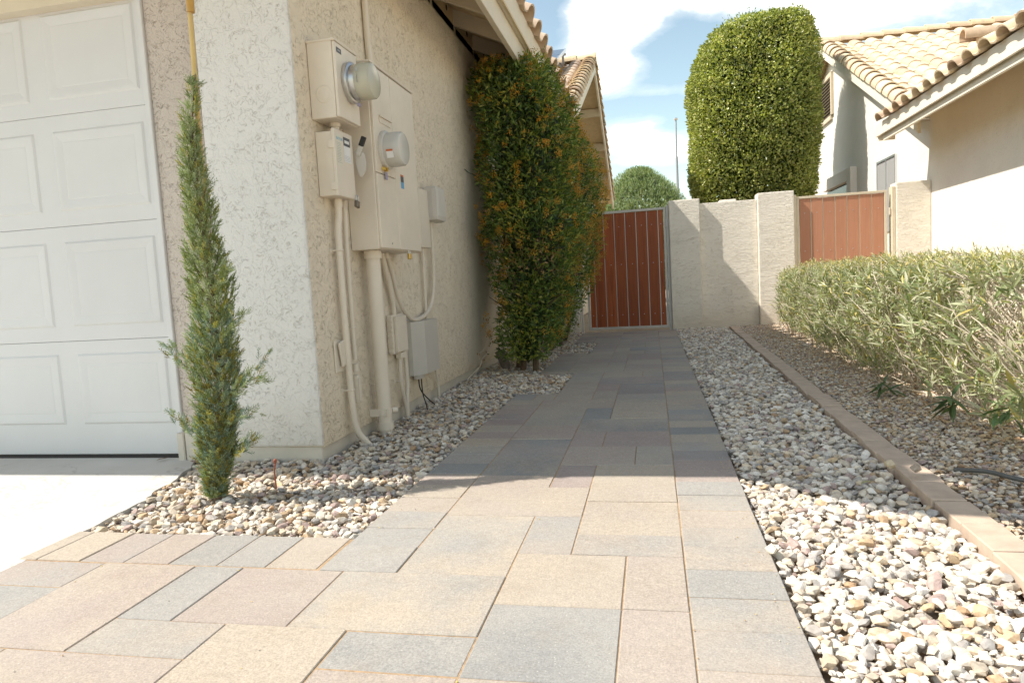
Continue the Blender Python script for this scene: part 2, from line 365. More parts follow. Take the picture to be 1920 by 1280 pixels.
M['redwood'] = timber('red_stained_board', (0.42, 0.10, 0.025), (0.52, 0.15, 0.04), (0.20, 0.045, 0.012))
M['redwood_faded'] = timber('faded_red_board', (0.50, 0.235, 0.14), (0.58, 0.29, 0.18), (0.44, 0.195, 0.11))

# ------------------------------------------------------------------ ground and paving
U = 0.1524; X0 = 0.057
gx = lambda u: X0 + U*u
def quad_sheet(name, pts, z, mat, kind='structure'):
    b = MB(); b.add([(x, y, z) for x, y in pts], [tuple(range(len(pts)))]); o = b.build(name, mat); o['kind'] = kind; return o
mt, t, b = mat_new('desert_soil'); p = wpos(t)
c = ramp(t, noise(t, p, 0.8, 6, 0.65), [(0.3, (0.30, 0.23, 0.16)), (0.7, (0.42, 0.34, 0.25))]); t.links.new(c, b.inputs['Base Color']); b.inputs['Roughness'].default_value = 0.95
bump(t, b, noise(t, p, 20, 6, 0.7), 0.6, 0.02)
quad_sheet('ground', [(-900, -900), (900, -900), (900, 900), (-900, 900)], -0.075, mt)
quad_sheet('gravel_bed', [(-2.6, 1.2), (3.6, 1.2), (3.6, 9.72), (-2.6, 9.72)], -0.045, M['soil'])
# driveway slab with a broken edge
edge = [(-1.80, 1.2), (-1.90, 1.62), (-1.935, 1.80), (-1.93, 1.95), (-1.955, 2.1), (-1.965, 2.25), (-2.01, 2.36), (-2.03, 2.50), (-2.075, 2.60), (-2.10, 2.70), (-2.16, 2.80), (-2.26, 2.86)]
ed = []
for (xa, ya), (xb, yb) in zip(edge[:-1], edge[1:]):
    for k in range(4):
        f = k/4; ed.append((xa+(xb-xa)*f + random.uniform(-.006, .006)*(1 if ya > 2 else .3), ya+(yb-ya)*f))
ed.append(edge[-1])
poly = [(-9, -6)] + [(-1.72, -6)] + ed + [(-2.26, 3.02), (-9, 3.02)]
o = prism([(x, y, -0.07) for x, y in poly], (0, 0, 0.0685)).build('driveway', M['concrete']); fixn(o); o['kind'] = 'structure'

path = empty('paved_path'); path['kind'] = 'structure'
bed = MB()
SHADE = {'b': .08, 'c': .22, 't': .45, 'y': .55, 'n': .66, 'm': .84, 'p': .97}
KEY = {(-3, 8): 'cb', (-1, 8): 'mn', (-3, 10): 'yn', (-1, 10): 'nm', (-2, 12): 'nc', (-2, 13): 'yn', (-2, 15): 'yn', (-3, 12): 'cn', (-5, 11): 'yc', (-5, 14): 'ny', (-3, 16): 'mp', (-5, 16): 'mn',
       (-5, 17): 'tb', (-5, 19): 'bm', (-5, 21): 'mt', (-5, 23): 'tc', (-5, 26): 'tm', (-3, 24): 'bb', (-2, 24): 'tt', (-3, 22): 'bt', (-3, 20): 'mm', (-2, 20): 'mp', (-3, 18): 'mt', (-1, 18): 'nc', (-2, 25): 'tt', (-2, 27): 'tc',
       (-2, 29): 'pb', (-3, 28): 'cn', (-3, 30): 'pm', (-3, 32): 'mb', (-3, 34): 'tt', (-1, 34): 'tc', (-6, 9): 'yc', (-8, 9): 'mn', (-9, 9): 'cc', (-11, 8): 'ym', (-9, 8): 'cn', (-7, 7): 'yy', (-5, 8): 'bc', (-10, 6): 'mn', (-12.9, 9.95): 'cm', (-12.4, 8): 'cb', (-5, 6): 'mn',
       (0, 4): 'nn', (0, 5.5): 'nc', (0, 6.5): 'yn', (0, 7.5): 'nn', (0, 8.5): 'nc', (0, 9.5): 'cn', (0, 10.5): 'cc', (0, 11.5): 'nc', (0, 12.5): 'cn', (0, 13.5): 'nn', (0, 14.5): 'cn', (0, 15.5): 'cc', (0, 16.5): 'mm', (0, 17.5): 'mp', (0, 18.5): 'bp', (0, 19.5): 'tc', (0, 20.5): 'nn', (0, 21.5): 'bb', (0, 22.5): 'tt', (0, 23.5): 'bt',
       (-6.5, 11): 'cc', (-6.5, 12.16): 'cc', (-6.5, 13.16): 'nc', (-6.5, 14.16): 'nn', (-6.5, 15.16): 'ny', (-6.5, 16.16): 'my', (-6.5, 17.16): 'bb', (-6.5, 18.16): 'cc', (-6.5, 19.16): 'tc', (-6.5, 20.16): 'tt', (-6.5, 21.16): 'mm', (-6.5, 22.16): 'tn', (-6.5, 23.16): 'pm',
       (-7.6, 11.04): 'nn', (-8.62, 11.04): 'cc', (-9.65, 11.04): 'cb', (-10.66, 11.04): 'nm', (-11.66, 11.04): 'mc', (-12.68, 11.04): 'yn', (-13.1, 11.04): 'yn'}
def paver(x0, x1, y0, y1, uv=True):
    key = KEY.get((x0, y0)) or random.choice(['tt', 'tc', 'mm', 'nt', 'tn', 'cb', 'mt', 'pc', 'nn', 'nc', 'ty', 'mn'])
    g = 0.0013 + random.uniform(-.0004, .0007)
    if uv: x0, x1, y0, y1 = gx(x0), gx(x1), U*y0, U*y1
    zt = random.uniform(-.0016, .0016); w = (x1-x0)/2-g; h = (y1-y0)/2-g
    b = MB().box(-w, w, -h, h, -0.05, zt, ch=0.0022)
    o = b.build('paver', M['paver'], None); o.parent = path
    o.color = (SHADE[key[0]]+random.uniform(-.04, .04), SHADE[key[1]]+random.uniform(-.04, .04), 0, 1)
    o.location = ((x0+x1)/2, (y0+y1)/2, 0); o.rotation_euler = (random.gauss(0, .0012), random.gauss(0, .0012), random.gauss(0, .0008))
    return o
# main field, coordinates in 6 inch modules read off the joints
F = [(-3, -1, 8, 10), (-1, 0, 8, 10), (-3, -1, 10, 12), (-1, 0, 10, 12), (-2, 0, 12, 13), (-2, 0, 13, 15), (-2, 0, 15, 18), (-3, -2, 12, 14), (-5, -3, 11, 14),
     (-5, -2, 14, 16), (-3, -2, 16, 18), (-5, -3, 16, 17), (-5, -3, 17, 19), (-5, -3, 19, 21), (-5, -3, 21, 23), (-5, -3, 23, 26), (-5, -2, 26, 28), (-3, -2, 24, 26),
     (-2, 0, 24, 25), (-3, 0, 22, 24), (-3, -2, 20, 22), (-2, 0, 20, 22), (-3, -1, 18, 20), (-1, 0, 18, 20), (-2, 0, 25, 27), (-2, 0, 27, 29), (-2, 0, 29, 32),
     (-3, -2, 28, 30), (-3, -2, 30, 32), (-3, 0, 32, 34), (-3, -1, 34, 36), (-1, 0, 34, 36),
     (-4.6, -3, 28, 29), (-4.6, -3, 29, 31), (-4.6, -3, 31, 33), (-4.6, -3, 33, 34.5), (-4.6, -3, 34.5, 36),
     (-5, -2, 36, 38), (-2, 0, 36, 37), (-2, 0, 37, 39), (-3, -2, 38, 40), (-5, -3, 38, 40), (-5, -2, 40, 42), (-2, 0, 39, 41), (-2, 0, 41, 44), (-3, -2, 42, 44), (-5, -3, 42, 44),
     (-4.6, -3, 44, 46), (-3, -1, 44, 45), (-1, 0, 44, 46), (-3, -1, 45, 46), (-2, 0, 46, 48), (-3, -2, 46, 48), (-4.6, -3, 46, 48), (-3, -1, 48, 50), (-1, 0, 48, 50), (-4.6, -3, 48, 50),
     (-4.6, -3, 50, 52), (-3, -1, 50, 52), (-1, 0, 50, 52), (-5, -3, 52, 54), (-3, -2, 52, 54), (-2, 0, 52, 54), (-5, -3, 54, 56), (-3, -1, 54, 56), (-1, 0, 54, 55), (-1, 0, 55, 57), (-5, -3, 56, 58),
     (-3, -2, 56, 58), (-2, -1, 56, 58), (-1, 0, 57, 59), (-5, -3, 58, 60), (-3, -1, 58, 59), (-3, -2, 59, 62), (-2, -1, 59, 61), (-1, 0, 59, 61), (-5, -3, 60, 62), (-2, 0, 61, 62),
     # apron in front
     (-6, -3, 9, 11), (-8, -6, 9, 11), (-9, -8, 9, 11), (-11, -9, 8, 11), (-9, -7, 8, 9), (-7, -5, 7, 9), (-5, -3, 8, 9), (-10, -7, 6, 8), (-12.2, -10, 6, 8),
     (-12.9, -11, 9.95, 11), (-12.4, -11, 8, 9.95), (-5, -3, 6, 8), (-3, -1, 6, 8), (-1, 0, 6, 8), (-7, -5, 5, 7), (-5, -3, 4, 6), (-3, 0, 4, 6), (-9, -7, 4, 6), (-11.8, -9, 4, 6), (-7, -5, 4, 5)]
for f_ in F: paver(*f_)
for k in range(4, 62): paver(0, 1.5, k+.5 if k > 4 else 4, k+1.5)      # right hand border course
for k in range(11, 28): paver(-6.5, -5, k+.16 if k > 11 else 11, k+1.16 if k < 27 else 28.0)
xb = [-6.56, -7.6, -8.62, -9.65, -10.66, -11.66, -12.68, -13.1]
for a, c_ in zip(xb[:-1], xb[1:]): paver(c_, a, 11.04, 12.55)
for a in (-6.5, -5.5): paver(a, min(a+1, -4.6), 28.0, 29.6)
for a in range(36, 44): paver(-6.5, -5, a+.0, a+1.0)
for a in (-6.5, -5.6): paver(a, a+.9, 44.0, 45.5)
for a in (-5.5,): paver(-4.7, -4.6, 44, 45.5)
for a in range(53, 62): paver(-6.5, -5, a, a+1)
b = MB(); b.box(gx(-13.5), gx(1.5)-.004, .3, U*12.5, -.065, -.0026); b.box(gx(-6.5)+.003, gx(1.5)-.004, U*12.5+.001, U*28+.001, -.065, -.0026); b.box(gx(-4.6)+.004, gx(1.5)-.004, U*28+.002, U*62, -.065, -.0026)
b.box(gx(-6.5)+.004, gx(-4.6)+.003, U*28+.002, U*29.6-.004, -.065, -.0026); b.box(gx(-6.5)+.004, gx(-4.6)+.003, U*36+.004, U*45.5-.004, -.065, -.0026); b.box(gx(-6.5)+.004, gx(-4.6)+.003, U*53+.004, U*62, -.065, -.0026)
o = b.build('joint_sand', M['joint'], path)

# brick edging
kerb = thing('brick_edging', 'line of salmon bricks laid flat between the wide gravel strip and the oleander bed', 'edging')
def ex(y): return 0.826 + 0.02*(y-2) if y < 5 else 0.886 + 0.022*(y-5)
y = 1.3; i = 0
while y < 9.5:
    L = 0.196 + random.uniform(-.004, .006); xx = ex(y+L/2) + random.uniform(-.004, .004)
    b = MB().box(-.05, .05, -L/2+.002, L/2-.002, -.045, 0.0, ch=.003)
    o = b.build('brick', M['edge_brick'], None); o.parent = kerb; o.location = (xx+.05, y+L/2, .014 + random.uniform(-.003, .003)); o.rotation_euler = (random.gauss(0, .01), random.gauss(0, .015), -0.02+random.gauss(0, .01)); y += L; i += 1

# ------------------------------------------------------------------ gravel
def hulls(n, seed):
    out = []; rr = random.Random(seed)
    for i in range(n):
        bm = bmesh.new()
        k = rr.randint(14, 22)
        for j in range(k):
            v = Vector((rr.gauss(0, 1), rr.gauss(0, 1), rr.gauss(0, 1))).normalized() * rr.uniform(.86, 1.0); bm.verts.new((v.x*1.0, v.y*rr.uniform(.75, .85), v.z*rr.uniform(.6, .75)))
        bmesh.ops.convex_hull(bm, input=bm.verts[:])
        for v in [v for v in bm.verts if not v.link_faces]: bm.verts.remove(v)
        bmesh.ops.recalc_face_normals(bm, faces=bm.faces); bmesh.ops.triangulate(bm, faces=bm.faces[:]); bm.verts.index_update()
        out.append((np.array([v.co[:] for v in bm.verts]), np.array([[v.index for v in f.verts] for f in bm.faces]))); bm.free()
    return out
HULL = hulls(26, 3)
def rot_mats(n, g):
    q = g.normal(size=(n, 4)); q /= np.linalg.norm(q, axis=1)[:, None]; w, x, y, z = q.T
    return np.stack([1-2*(y*y+z*z), 2*(x*y-z*w), 2*(x*z+y*w), 2*(x*y+z*w), 1-2*(x*x+z*z), 2*(y*z-x*w), 2*(x*z-y*w), 2*(y*z+x*w), 1-2*(x*x+y*y)], 1).reshape(n, 3, 3)
STONEC = np.array([[1.03, .985, .92]])*np.array([(0.66, 0.63, 0.58), (0.62, 0.57, 0.50), (0.58, 0.50, 0.40), (0.50, 0.39, 0.27), (0.42, 0.30, 0.20), (0.44, 0.42, 0.41), (0.36, 0.355, 0.36), (0.40, 0.32, 0.31), (0.50, 0.45, 0.39), (0.70, 0.68, 0.65)])
def gravel(name, inside, bounds, size, dens, z0, seed, pal_w, colmul=1.0, layers=2, tone=None):
    g = np.random.default_rng(seed); x0, x1, y0, y1 = bounds
    P = []
    for l in range(layers):
        n = int((x1-x0)*(y1-y0)*dens); st = math.sqrt(1/dens)
        nx = int((x1-x0)/st)+1; ny = int((y1-y0)/st)+1
        X, Y = np.meshgrid(np.arange(nx), np.arange(ny)); X = X.ravel(); Y = Y.ravel()
        px = x0 + (X + .5*(Y % 2) + g.uniform(-.42, .42, X.size))*st; py = y0 + (Y + g.uniform(-.42, .42, X.size))*st
        s = size*g.uniform(.62, 1.28, px.size)*.5
        if l == layers-1:
            k = g.random(px.size) < .62; px, py, s = px[k], py[k], s[k]*1.08
        keep = inside(px, py, s*.55); px, py, s = px[keep], py[keep], s[keep]
        zz = np.full(px.size, z0 + l*size*.42) + g.uniform(-.15, .2, px.size)*size
        zz += .006*np.sin(px*7+1)*np.cos(py*5)
        P.append(np.stack([px, py, zz, s], 1))
    # fines filling the gaps between the larger stones
    nf = int((x1-x0)*(y1-y0)*dens*1.6); fx = g.uniform(x0, x1, nf); fy = g.uniform(y0, y1, nf); fs_ = size*g.uniform(.16, .34, nf)
    keep = inside(fx, fy, fs_); P.append(np.stack([fx, fy, z0 + g.uniform(-.1, .38, nf)*size, fs_], 1)[keep])
    P = np.concatenate(P); n = len(P); Rm = rot_mats(n, g)
    # squash towards lying flat: blend rotation about z mostly
    ang = g.uniform(0, 2*math.pi, n); tilt = g.normal(0, .25, (n, 2))
    ca, sa = np.cos(ang), np.sin(ang)
    Rz = np.zeros((n, 3, 3)); Rz[:, 0, 0] = ca; Rz[:, 0, 1] = -sa; Rz[:, 1, 0] = sa; Rz[:, 1, 1] = ca; Rz[:, 2, 2] = 1
    cx, sx = np.cos(tilt[:, 0]), np.sin(tilt[:, 0]); Rx = np.zeros((n, 3, 3)); Rx[:, 0, 0] = 1; Rx[:, 1, 1] = cx; Rx[:, 1, 2] = -sx; Rx[:, 2, 1] = sx; Rx[:, 2, 2] = cx
    cy, sy = np.cos(tilt[:, 1]), np.sin(tilt[:, 1]); Ry = np.zeros((n, 3, 3)); Ry[:, 1, 1] = 1; Ry[:, 0, 0] = cy; Ry[:, 0, 2] = sy; Ry[:, 2, 0] = -sy; Ry[:, 2, 2] = cy
    Rm = Rz @ Rx @ Ry
    sc3 = np.stack([g.uniform(.9, 1.35, n), g.uniform(.8, 1.1, n), g.uniform(.65, 1.05, n)], 1)
    which = g.integers(0, len(HULL), n); pw = np.array(pal_w, float); pw /= pw.sum()
    cols = STONEC[g.choice(len(STONEC), n, p=pw)] * g.uniform(.82, 1.12, (n, 1)) * colmul
    Vs, Fs, Cs = [], [], []; base = 0
    for h in range(len(HULL)):
        idx = np.where(which == h)[0]; hv, hf = HULL[h]
        if len(idx) == 0: continue
        V = np.einsum('nij,nvj->nvi', Rm[idx], hv[None]*sc3[idx][:, None, :]*P[idx, 3][:, None, None]) + P[idx, :3][:, None, :]
        Fz = hf[None] + (np.arange(len(idx))*len(hv))[:, None, None] + base
        Vs.append(V.reshape(-1, 3)); Fs.append(Fz.reshape(-1, 3)); Cs.append(np.repeat(cols[idx], len(hv), 0)); base += len(idx)*len(hv)
    me = np_mesh(name, np.concatenate(Vs), np.concatenate(Fs), np.clip(np.concatenate(Cs), 0, .85))
    o = link(name, me, None, M['stone']); o['kind'] = 'stuff'; return o, n
pe = gx(-6.5); pr = gx(1.5); pn = gx(-4.6)
edx = np.array([e[0] for e in edge]); edy = np.array([e[1] for e in edge])
def in_left(x, y, s):
    ok = (y > U*12.55+s) & (x > np.interp(y, edy, edx) + s) & (y < 9.6)
    ok &= (x < pe - s)
    wall = (y > 2.84 - s) & (x < -1.5 + s); ok &= ~wall
    pit = np.where(y > 2.9, True, True)
    return ok
def in_pocket(x, y, s):
    a = (x > pe-s) & (x < pn-s) & (y > U*29.6+s) & (y < U*36-s)
    c_ = (x > pe-s) & (x < pn-s) & (y > U*45.5+s) & (y < U*53-s)
    return a | c_
def in_all_left(x, y, s): return in_left(x, y, s) | in_pocket(x, y, s)
def in_right(x, y, s): return (x > pr+s) & (x < np.where(y < 5, .826+.02*(y-2), .886+.022*(y-5)) - s - .002) & (y > 1.15) & (y < 9.62)
def in_bed(x, y, s): return (x > np.where(y < 5, .826+.02*(y-2), .886+.022*(y-5)) + .105 + s) & (x < 3.46) & (y > 1.15) & (y < 9.62)
WA = [5, 5, 4, 2.6, 1.6, 3, 2, 2.2, 4, 3]; WB = [6, 5, 3, 1.4, .5, 4, 2.2, 2, 4, 6]; WC = [1.5, 3, 5, 5, 3, 2, 1.5, 3, 4, 1]
o, n1 = gravel('gravel', in_all_left, (-2.3, pn, 1.85, 9.6), 0.036, 1300, -0.023, 11, WA); o['label'] = 'tan and brown gravel between the garage wall and the paved path'; 
o, n2 = gravel('gravel', in_right, (.2, 1.1, 1.2, 9.65), 0.038, 1250, -0.026, 12, WB, 1.06); o['label'] = 'pale white and grey gravel strip along the right side of the path'
o, n3 = gravel('gravel', in_bed, (.8, 3.5, 1.2, 9.65), 0.024, 2300, -0.008, 13, WC, layers=2); o['label'] = 'finer pinkish gravel under the oleander hedge'
print('stones', n1, n2, n3)

gg = np.random.default_rng(91); sel = []
for k in range(420):
    side_ = gg.random()
    if side_ < .35: x_ = pr - abs(gg.normal(0, .05)); y_ = gg.uniform(1.4, 6)
    elif side_ < .6: x_ = pe + abs(gg.normal(0, .06)); y_ = gg.uniform(1.95, 4.2)
    else:
        x_ = gg.uniform(-1.9, .28); y_ = gg.uniform(1.1, 4.5)
        if gg.random() < .6: x_ = gx(round((x_-X0)/U)) + gg.normal(0, .002)
        if x_ < pe and y_ > U*11: continue
    sel.append((x_, y_, .0022, gg.uniform(.0009, .0028)))
sel = np.array(sel); hv, hf = HULL[3]; Vg = (hv[None]*sel[:, 3][:, None, None] + sel[:, None, :3]).reshape(-1, 3); Fg = (hf[None] + (np.arange(len(sel))*len(hv))[:, None, None]).reshape(-1, 3)
Cg = np.repeat(np.array([(.6, .56, .48), (.45, .33, .2), (.62, .50, .16), (.3, .28, .25)])[gg.integers(0, 4, len(sel))], len(hv), 0)
o = link('grit', np_mesh('grit', Vg, Fg, Cg), None, M['stone']); o['kind'] = 'stuff'

# a few stones that lie where they do not belong
def loose(x, y, z, s, col, label, seed):
    hv, hf = HULL[seed % len(HULL)]; rr = Matrix.Rotation(seed*1.7, 3, 'Z'); V = np.array([rr @ Vector(v*s) for v in hv])
    me = np_mesh('stone', V, hf, np.tile(col, (len(V), 1))); o = link('stone', me, None, M['stone']); o.location = (x, y, z); tag(o, label, 'stone')
loose(.285, 1.86, .016, .021, (.62, .57, .48), 'cream stone lying on the outer edge of the border pavers, nearest the camera', 5)
loose(.862, 2.52, .050, .024, (.40, .33, .27), 'brown stone sitting on top of the brick edging', 8)
loose(.80, 2.58, .048, .027, (.56, .47, .33), 'flat tan stone leaning on the inner side of the brick edging', 12)

# ------------------------------------------------------------------ roof tiles
def s_tile_mesh(w, L, name, h=0.075, th=0.016, nseg=9):
    prof = []
    for i in range(nseg+1):
        a = math.pi*i/nseg; prof.append((w*.32 - w*.32*math.cos(a), h*math.sin(a)**.8 if 0 < i < nseg else 0))
    for i in range(1, 5):
        a = math.pi*i/5; prof.append((w*.64 + w*.40*i/5, -.014*math.sin(a)))
    prof.append((w*1.04, 0.004))
    b = MB(); n = len(prof); vs = []
    for yy, lift in ((0, .020), (L, 0.0)):
        for x, z in prof: vs.append((x, yy, z+th+lift))
        for x, z in prof: vs.append((x, yy, z+lift))
    fs = []
    for i in range(n-1):
        fs.append((i, i+1, 2*n+i+1, 2*n+i)); fs.append((n+i+1, n+i, 3*n+i, 3*n+i+1)); fs.append((i+1, i, n+i, n+i+1)); fs.append((2*n+i, 2*n+i+1, 3*n+i+1, 3*n+i))
    fs.append((0, 2*n, 3*n, n)); fs.append((n-1, 2*n-1, 4*n-1, 3*n-1))
    b.add(vs, fs, True); return b.mesh(name)
def cap_mesh(r0, r1, L, name, th=.018, n=10, lift=.018):
    vs = []; fs = []
    for yy, r, l in ((0, r0, lift), (L, r1, 0)):
        for rr_ in (r, r-th):
            for i in range(n+1):
                a = math.pi*(-.04+1.08*i/n); vs.append((-rr_*math.cos(a), yy, rr_*math.sin(a)*.95+l))
    k = n+1
    for i in range(n):
        fs += [(i, i+1, 2*k+i+1, 2*k+i), (k+i+1, k+i, 3*k+i, 3*k+i+1), (i+1, i, k+i, k+i+1), (2*k+i, 2*k+i+1, 3*k+i+1, 3*k+i)]
    fs += [(0, 2*k, 3*k, k), (n, k+n, 3*k+n, 2*k+n)]
    b = MB(); b.add(vs, fs, True); return b.mesh(name)
def place(me, name, parent, org, ax, up, mat, jit=.004):
    ax = Vector(ax).normalized(); up = Vector(up).normalized(); nz = ax.cross(up).normalized()
    if nz.z < 0:
        nz = -nz
    ax = up.cross(nz).normalized()
    o = bpy.data.objects.new(name, me); COL.objects.link(o)
    mm = Matrix(((ax.x, up.x, nz.x), (ax.y, up.y, nz.y), (ax.z, up.z, nz.z))).to_4x4()
    mm = mm @ Matrix.Rotation(random.gauss(0, jit*1.5), 4, 'Z') @ Matrix.Rotation(random.gauss(0, jit), 4, 'X')
    mm.translation = Vector(org) + Vector((random.gauss(0, .002), random.gauss(0, .002), random.gauss(0, .0015)))
    o.parent = parent; o.matrix_parent_inverse = wmat(parent).inverted(); o.matrix_basis = mm
    if not me.materials: me.materials.append(mat)
    return o
TL = s_tile_mesh(.30, .42, 'tile'); TL.materials.append(M['tile'])
TW = s_tile_mesh(.355, .42, 'tile', h=.085); TW.materials.append(M['tile_grey'])
TG = s_tile_mesh(.33, .42, 'tile', h=.08); TG.materials.append(M['tile_grey'])
CAP = cap_mesh(.13, .105, .36, 'rake_tile'); CAP.materials.append(M['tile'])
RCAP = cap_mesh(.115, .095, .42, 'ridge_tile'); RCAP.materials.append(M['tile'])

def slab(name, pts, th, mat, parent, label=None):
    o = prism(pts, (0, 0, -th)).build(name, mat, parent, label); fixn(o); return o

# ------------------------------------------------------------------ left house
H1 = thing('stucco_house', 'cream stucco house on the left with white garage door, utility boxes and tiled eave', 'house', (-1.5, 2.84, 0))
XW = -1.5; YF = 2.84
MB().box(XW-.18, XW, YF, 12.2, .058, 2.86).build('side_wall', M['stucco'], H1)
# bullnosed front pier right of garage door
b = MB().box(-1.965, XW-.001, YF-.012, YF+.20, .062, 2.84, ch=.010); b.build('front_wall', M['stucco_front'], H1)
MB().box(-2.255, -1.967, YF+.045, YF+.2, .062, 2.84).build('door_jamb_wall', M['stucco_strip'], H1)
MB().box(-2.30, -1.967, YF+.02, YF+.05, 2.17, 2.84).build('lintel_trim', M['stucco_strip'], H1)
MB().box(-7.5, -2.30, YF-.0, YF+.2, 2.17, 2.72).build('lintel_wall', M['fascia'], H1)
MB().box(-1.972, -1.512, YF+.0, YF+.18, -.08, .063, ch=.004).box(XW-.17, XW-.014, YF+.002, 12.2, -.08, .0575).build('foundation', M['smooth'], H1)
b = MB().box(-2.285, -2.257, YF+.03, YF+.12, -.03, 2.2, ch=.003); b.build('door_trim', M['door'], H1)
b = MB().box(-2.262, -2.225, YF-.01, YF+.035, -.03, .13, ch=.004).box(-2.222, -2.155, YF-.004, YF+.03, -.03, .13, ch=.004); b.build('trim_base', M['stump'] if False else M['smooth'], H1)
# smooth shaded bead between the recessed strip and the front wall
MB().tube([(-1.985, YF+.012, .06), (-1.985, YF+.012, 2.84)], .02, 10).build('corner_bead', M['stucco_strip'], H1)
gd = MB().box(-7.5, -2.287, YF+.105, YF+.14, .03, 2.26).build('garage_door', M['door'], H1)
YD = YF+.06
seams = [0.012, 0.59, 1.157, 1.690, 2.235]
for si in range(4):
    z0, z1 = seams[si]+.0008, seams[si+1]-.0008
    b = MB(); xs = -2.29
    # frame plate pieces around embossed panels, all in one pressed sheet
    b.box(-7.5, xs, YD, YD+.04, z0, z1, ch=.0015)
    if si == 0: pz0, pz1 = z0+.155, z1-.065
    else: pz0, pz1 = z0+.072, z1-.075
    x1 = -2.325
    while x1 > -5.2:
        x0 = x1-.512
        rings = [(0, 0.0), (.010, -.006), (.022, -.006), (.055, .002), (.060, .003)]
        vs = []; fs = []
        for ins, dep in rings:
            yy = YD - .0012 - dep if dep >= 0 else YD - .0012 - .0 + (-dep)*-.9
            vs += [(x0+ins, yy, pz0+ins), (x1-ins, yy, pz0+ins), (x1-ins, yy, pz1-ins), (x0+ins, yy, pz1-ins)]
        # outer lip sits on the sheet
        for k in range(4): vs[k] = (vs[k][0], YD-.0002, vs[k][2])
        for r_ in range(len(rings)-1):
            for k in range(4): a = r_*4+k; c_ = r_*4+(k+1) % 4; fs.append((a, c_, c_+4, a+4))
        k = (len(rings)-1)*4; fs.append((k, k+1, k+2, k+3))
        b.add(vs, fs); x1 = x0-.108
    b.build('door_section', M['door'], gd)
MB().box(-7.5, -2.29, YD-.004, YD+.04, .004, .0108).build('door_seal', M['rubber'], gd)
MB().box(-7.5, -2.27, YD-.02, YD+.06, -.006, .0045).build('door_sweep', M['rubber'], gd)

# eave of the near wing: rafters, soffit deck, two-step fascia, first courses of tile
sl = 0.45; th_ = math.atan(sl)
def zdeck(x): return 2.765 + sl*(-1.0 - x)      # underside of deck
ES, EE = 1.62, 8.75
front = [(-1.0, ES), (-1.45, ES), (-2.1, 1.93)]
rf = slab('roof', [(-1.0, ES, zdeck(-1.0)+.03), (-1.0, EE, zdeck(-1.0)+.03), (-3.6, EE, zdeck(-3.6)+.03), (-3.6, 4.2, zdeck(-3.6)+.03), (-1.45, 2.05, zdeck(-1.45)+.03)], .03, M['soffit'], H1)
slab('front_roof', [(-1.45, 2.05, zdeck(-1.45)+.027), (-3.6, 4.2, zdeck(-3.6)+.027), (-9, 4.2, zdeck(-3.6)+.027), (-9, 2.05, zdeck(-1.45)+.027)], .03, M['soffit'], H1)
MB().box(-9, -1.752, 2.02, 2.06, 2.58, 3.0).build('front_fascia', M['fascia'], H1)
o = prism([(-1.75, 2.02, 2.58), (-1.30, 1.62, 2.58), (-1.0, 1.56, 2.58), (-1.0, 1.60, 2.58), (-1.28, 1.66, 2.58), (-1.74, 2.06, 2.58)], (0, 0, .44)).build('shadow_corner', M['fascia'], H1); fixn(o)  # unseen skewed eave corner, shaped to throw the slanted shadow over the right gravel
slab('ceiling_deck', [(-9, 2.07, 2.72), (-1.6, 2.07, 2.72), (-1.6, 2.83, 2.72), (-9, 2.83, 2.72)], .02, M['soffit'], H1)
for yy in np.arange(1.9, EE, 0.61):
    b = prism([(-1.045, yy, zdeck(-1.045)-.001), (-1.045, yy, zdeck(-1.045)-.13), (-1.62, yy, zdeck(-1.62)-.13), (-1.62, yy, zdeck(-1.62)-.001)], (0, .042, 0)); fixn(b.build('rafter', M['wood_paint'], H1))
b = MB()
for yy in np.arange(1.9, EE-.6, 0.61): b.box(-1.535, -1.50, yy+.044, yy+.608, 2.80, zdeck(-1.53)-.003)
b.build('blocking', M['soffit'], H1)
for yy in np.arange(1.9, EE-.6, 0.61):
    for q in (.2, .42): MB().cyl((-1.497, yy+q, 2.93), (-1.4985, yy+q, 2.93), .022, n=12).build('vent_hole', M['vent_dark'], H1)
MB().box(-1.043, -1.003, ES, EE, 2.565, 2.76, ch=.003).build('lower_fascia', M['fascia'], H1)
MB().box(-1.001, -.972, ES, EE, 2.745, 2.985, ch=.003).build('upper_fascia', M['fascia'], H1)
MB().box(-.971, -.957, ES, EE, 2.742, 2.762).build('drip_edge', M['soffit'], H1)
k = 0; yy = 8.72
while yy > 2.05:
    for c_ in range(2):
        place(TW, 'tile', rf, (-.935 - c_*.34*math.cos(th_), yy, 2.955 + c_*.34*math.sin(th_)), (0, -1, 0), (-math.cos(th_), 0, math.sin(th_)), None)
    yy -= .366

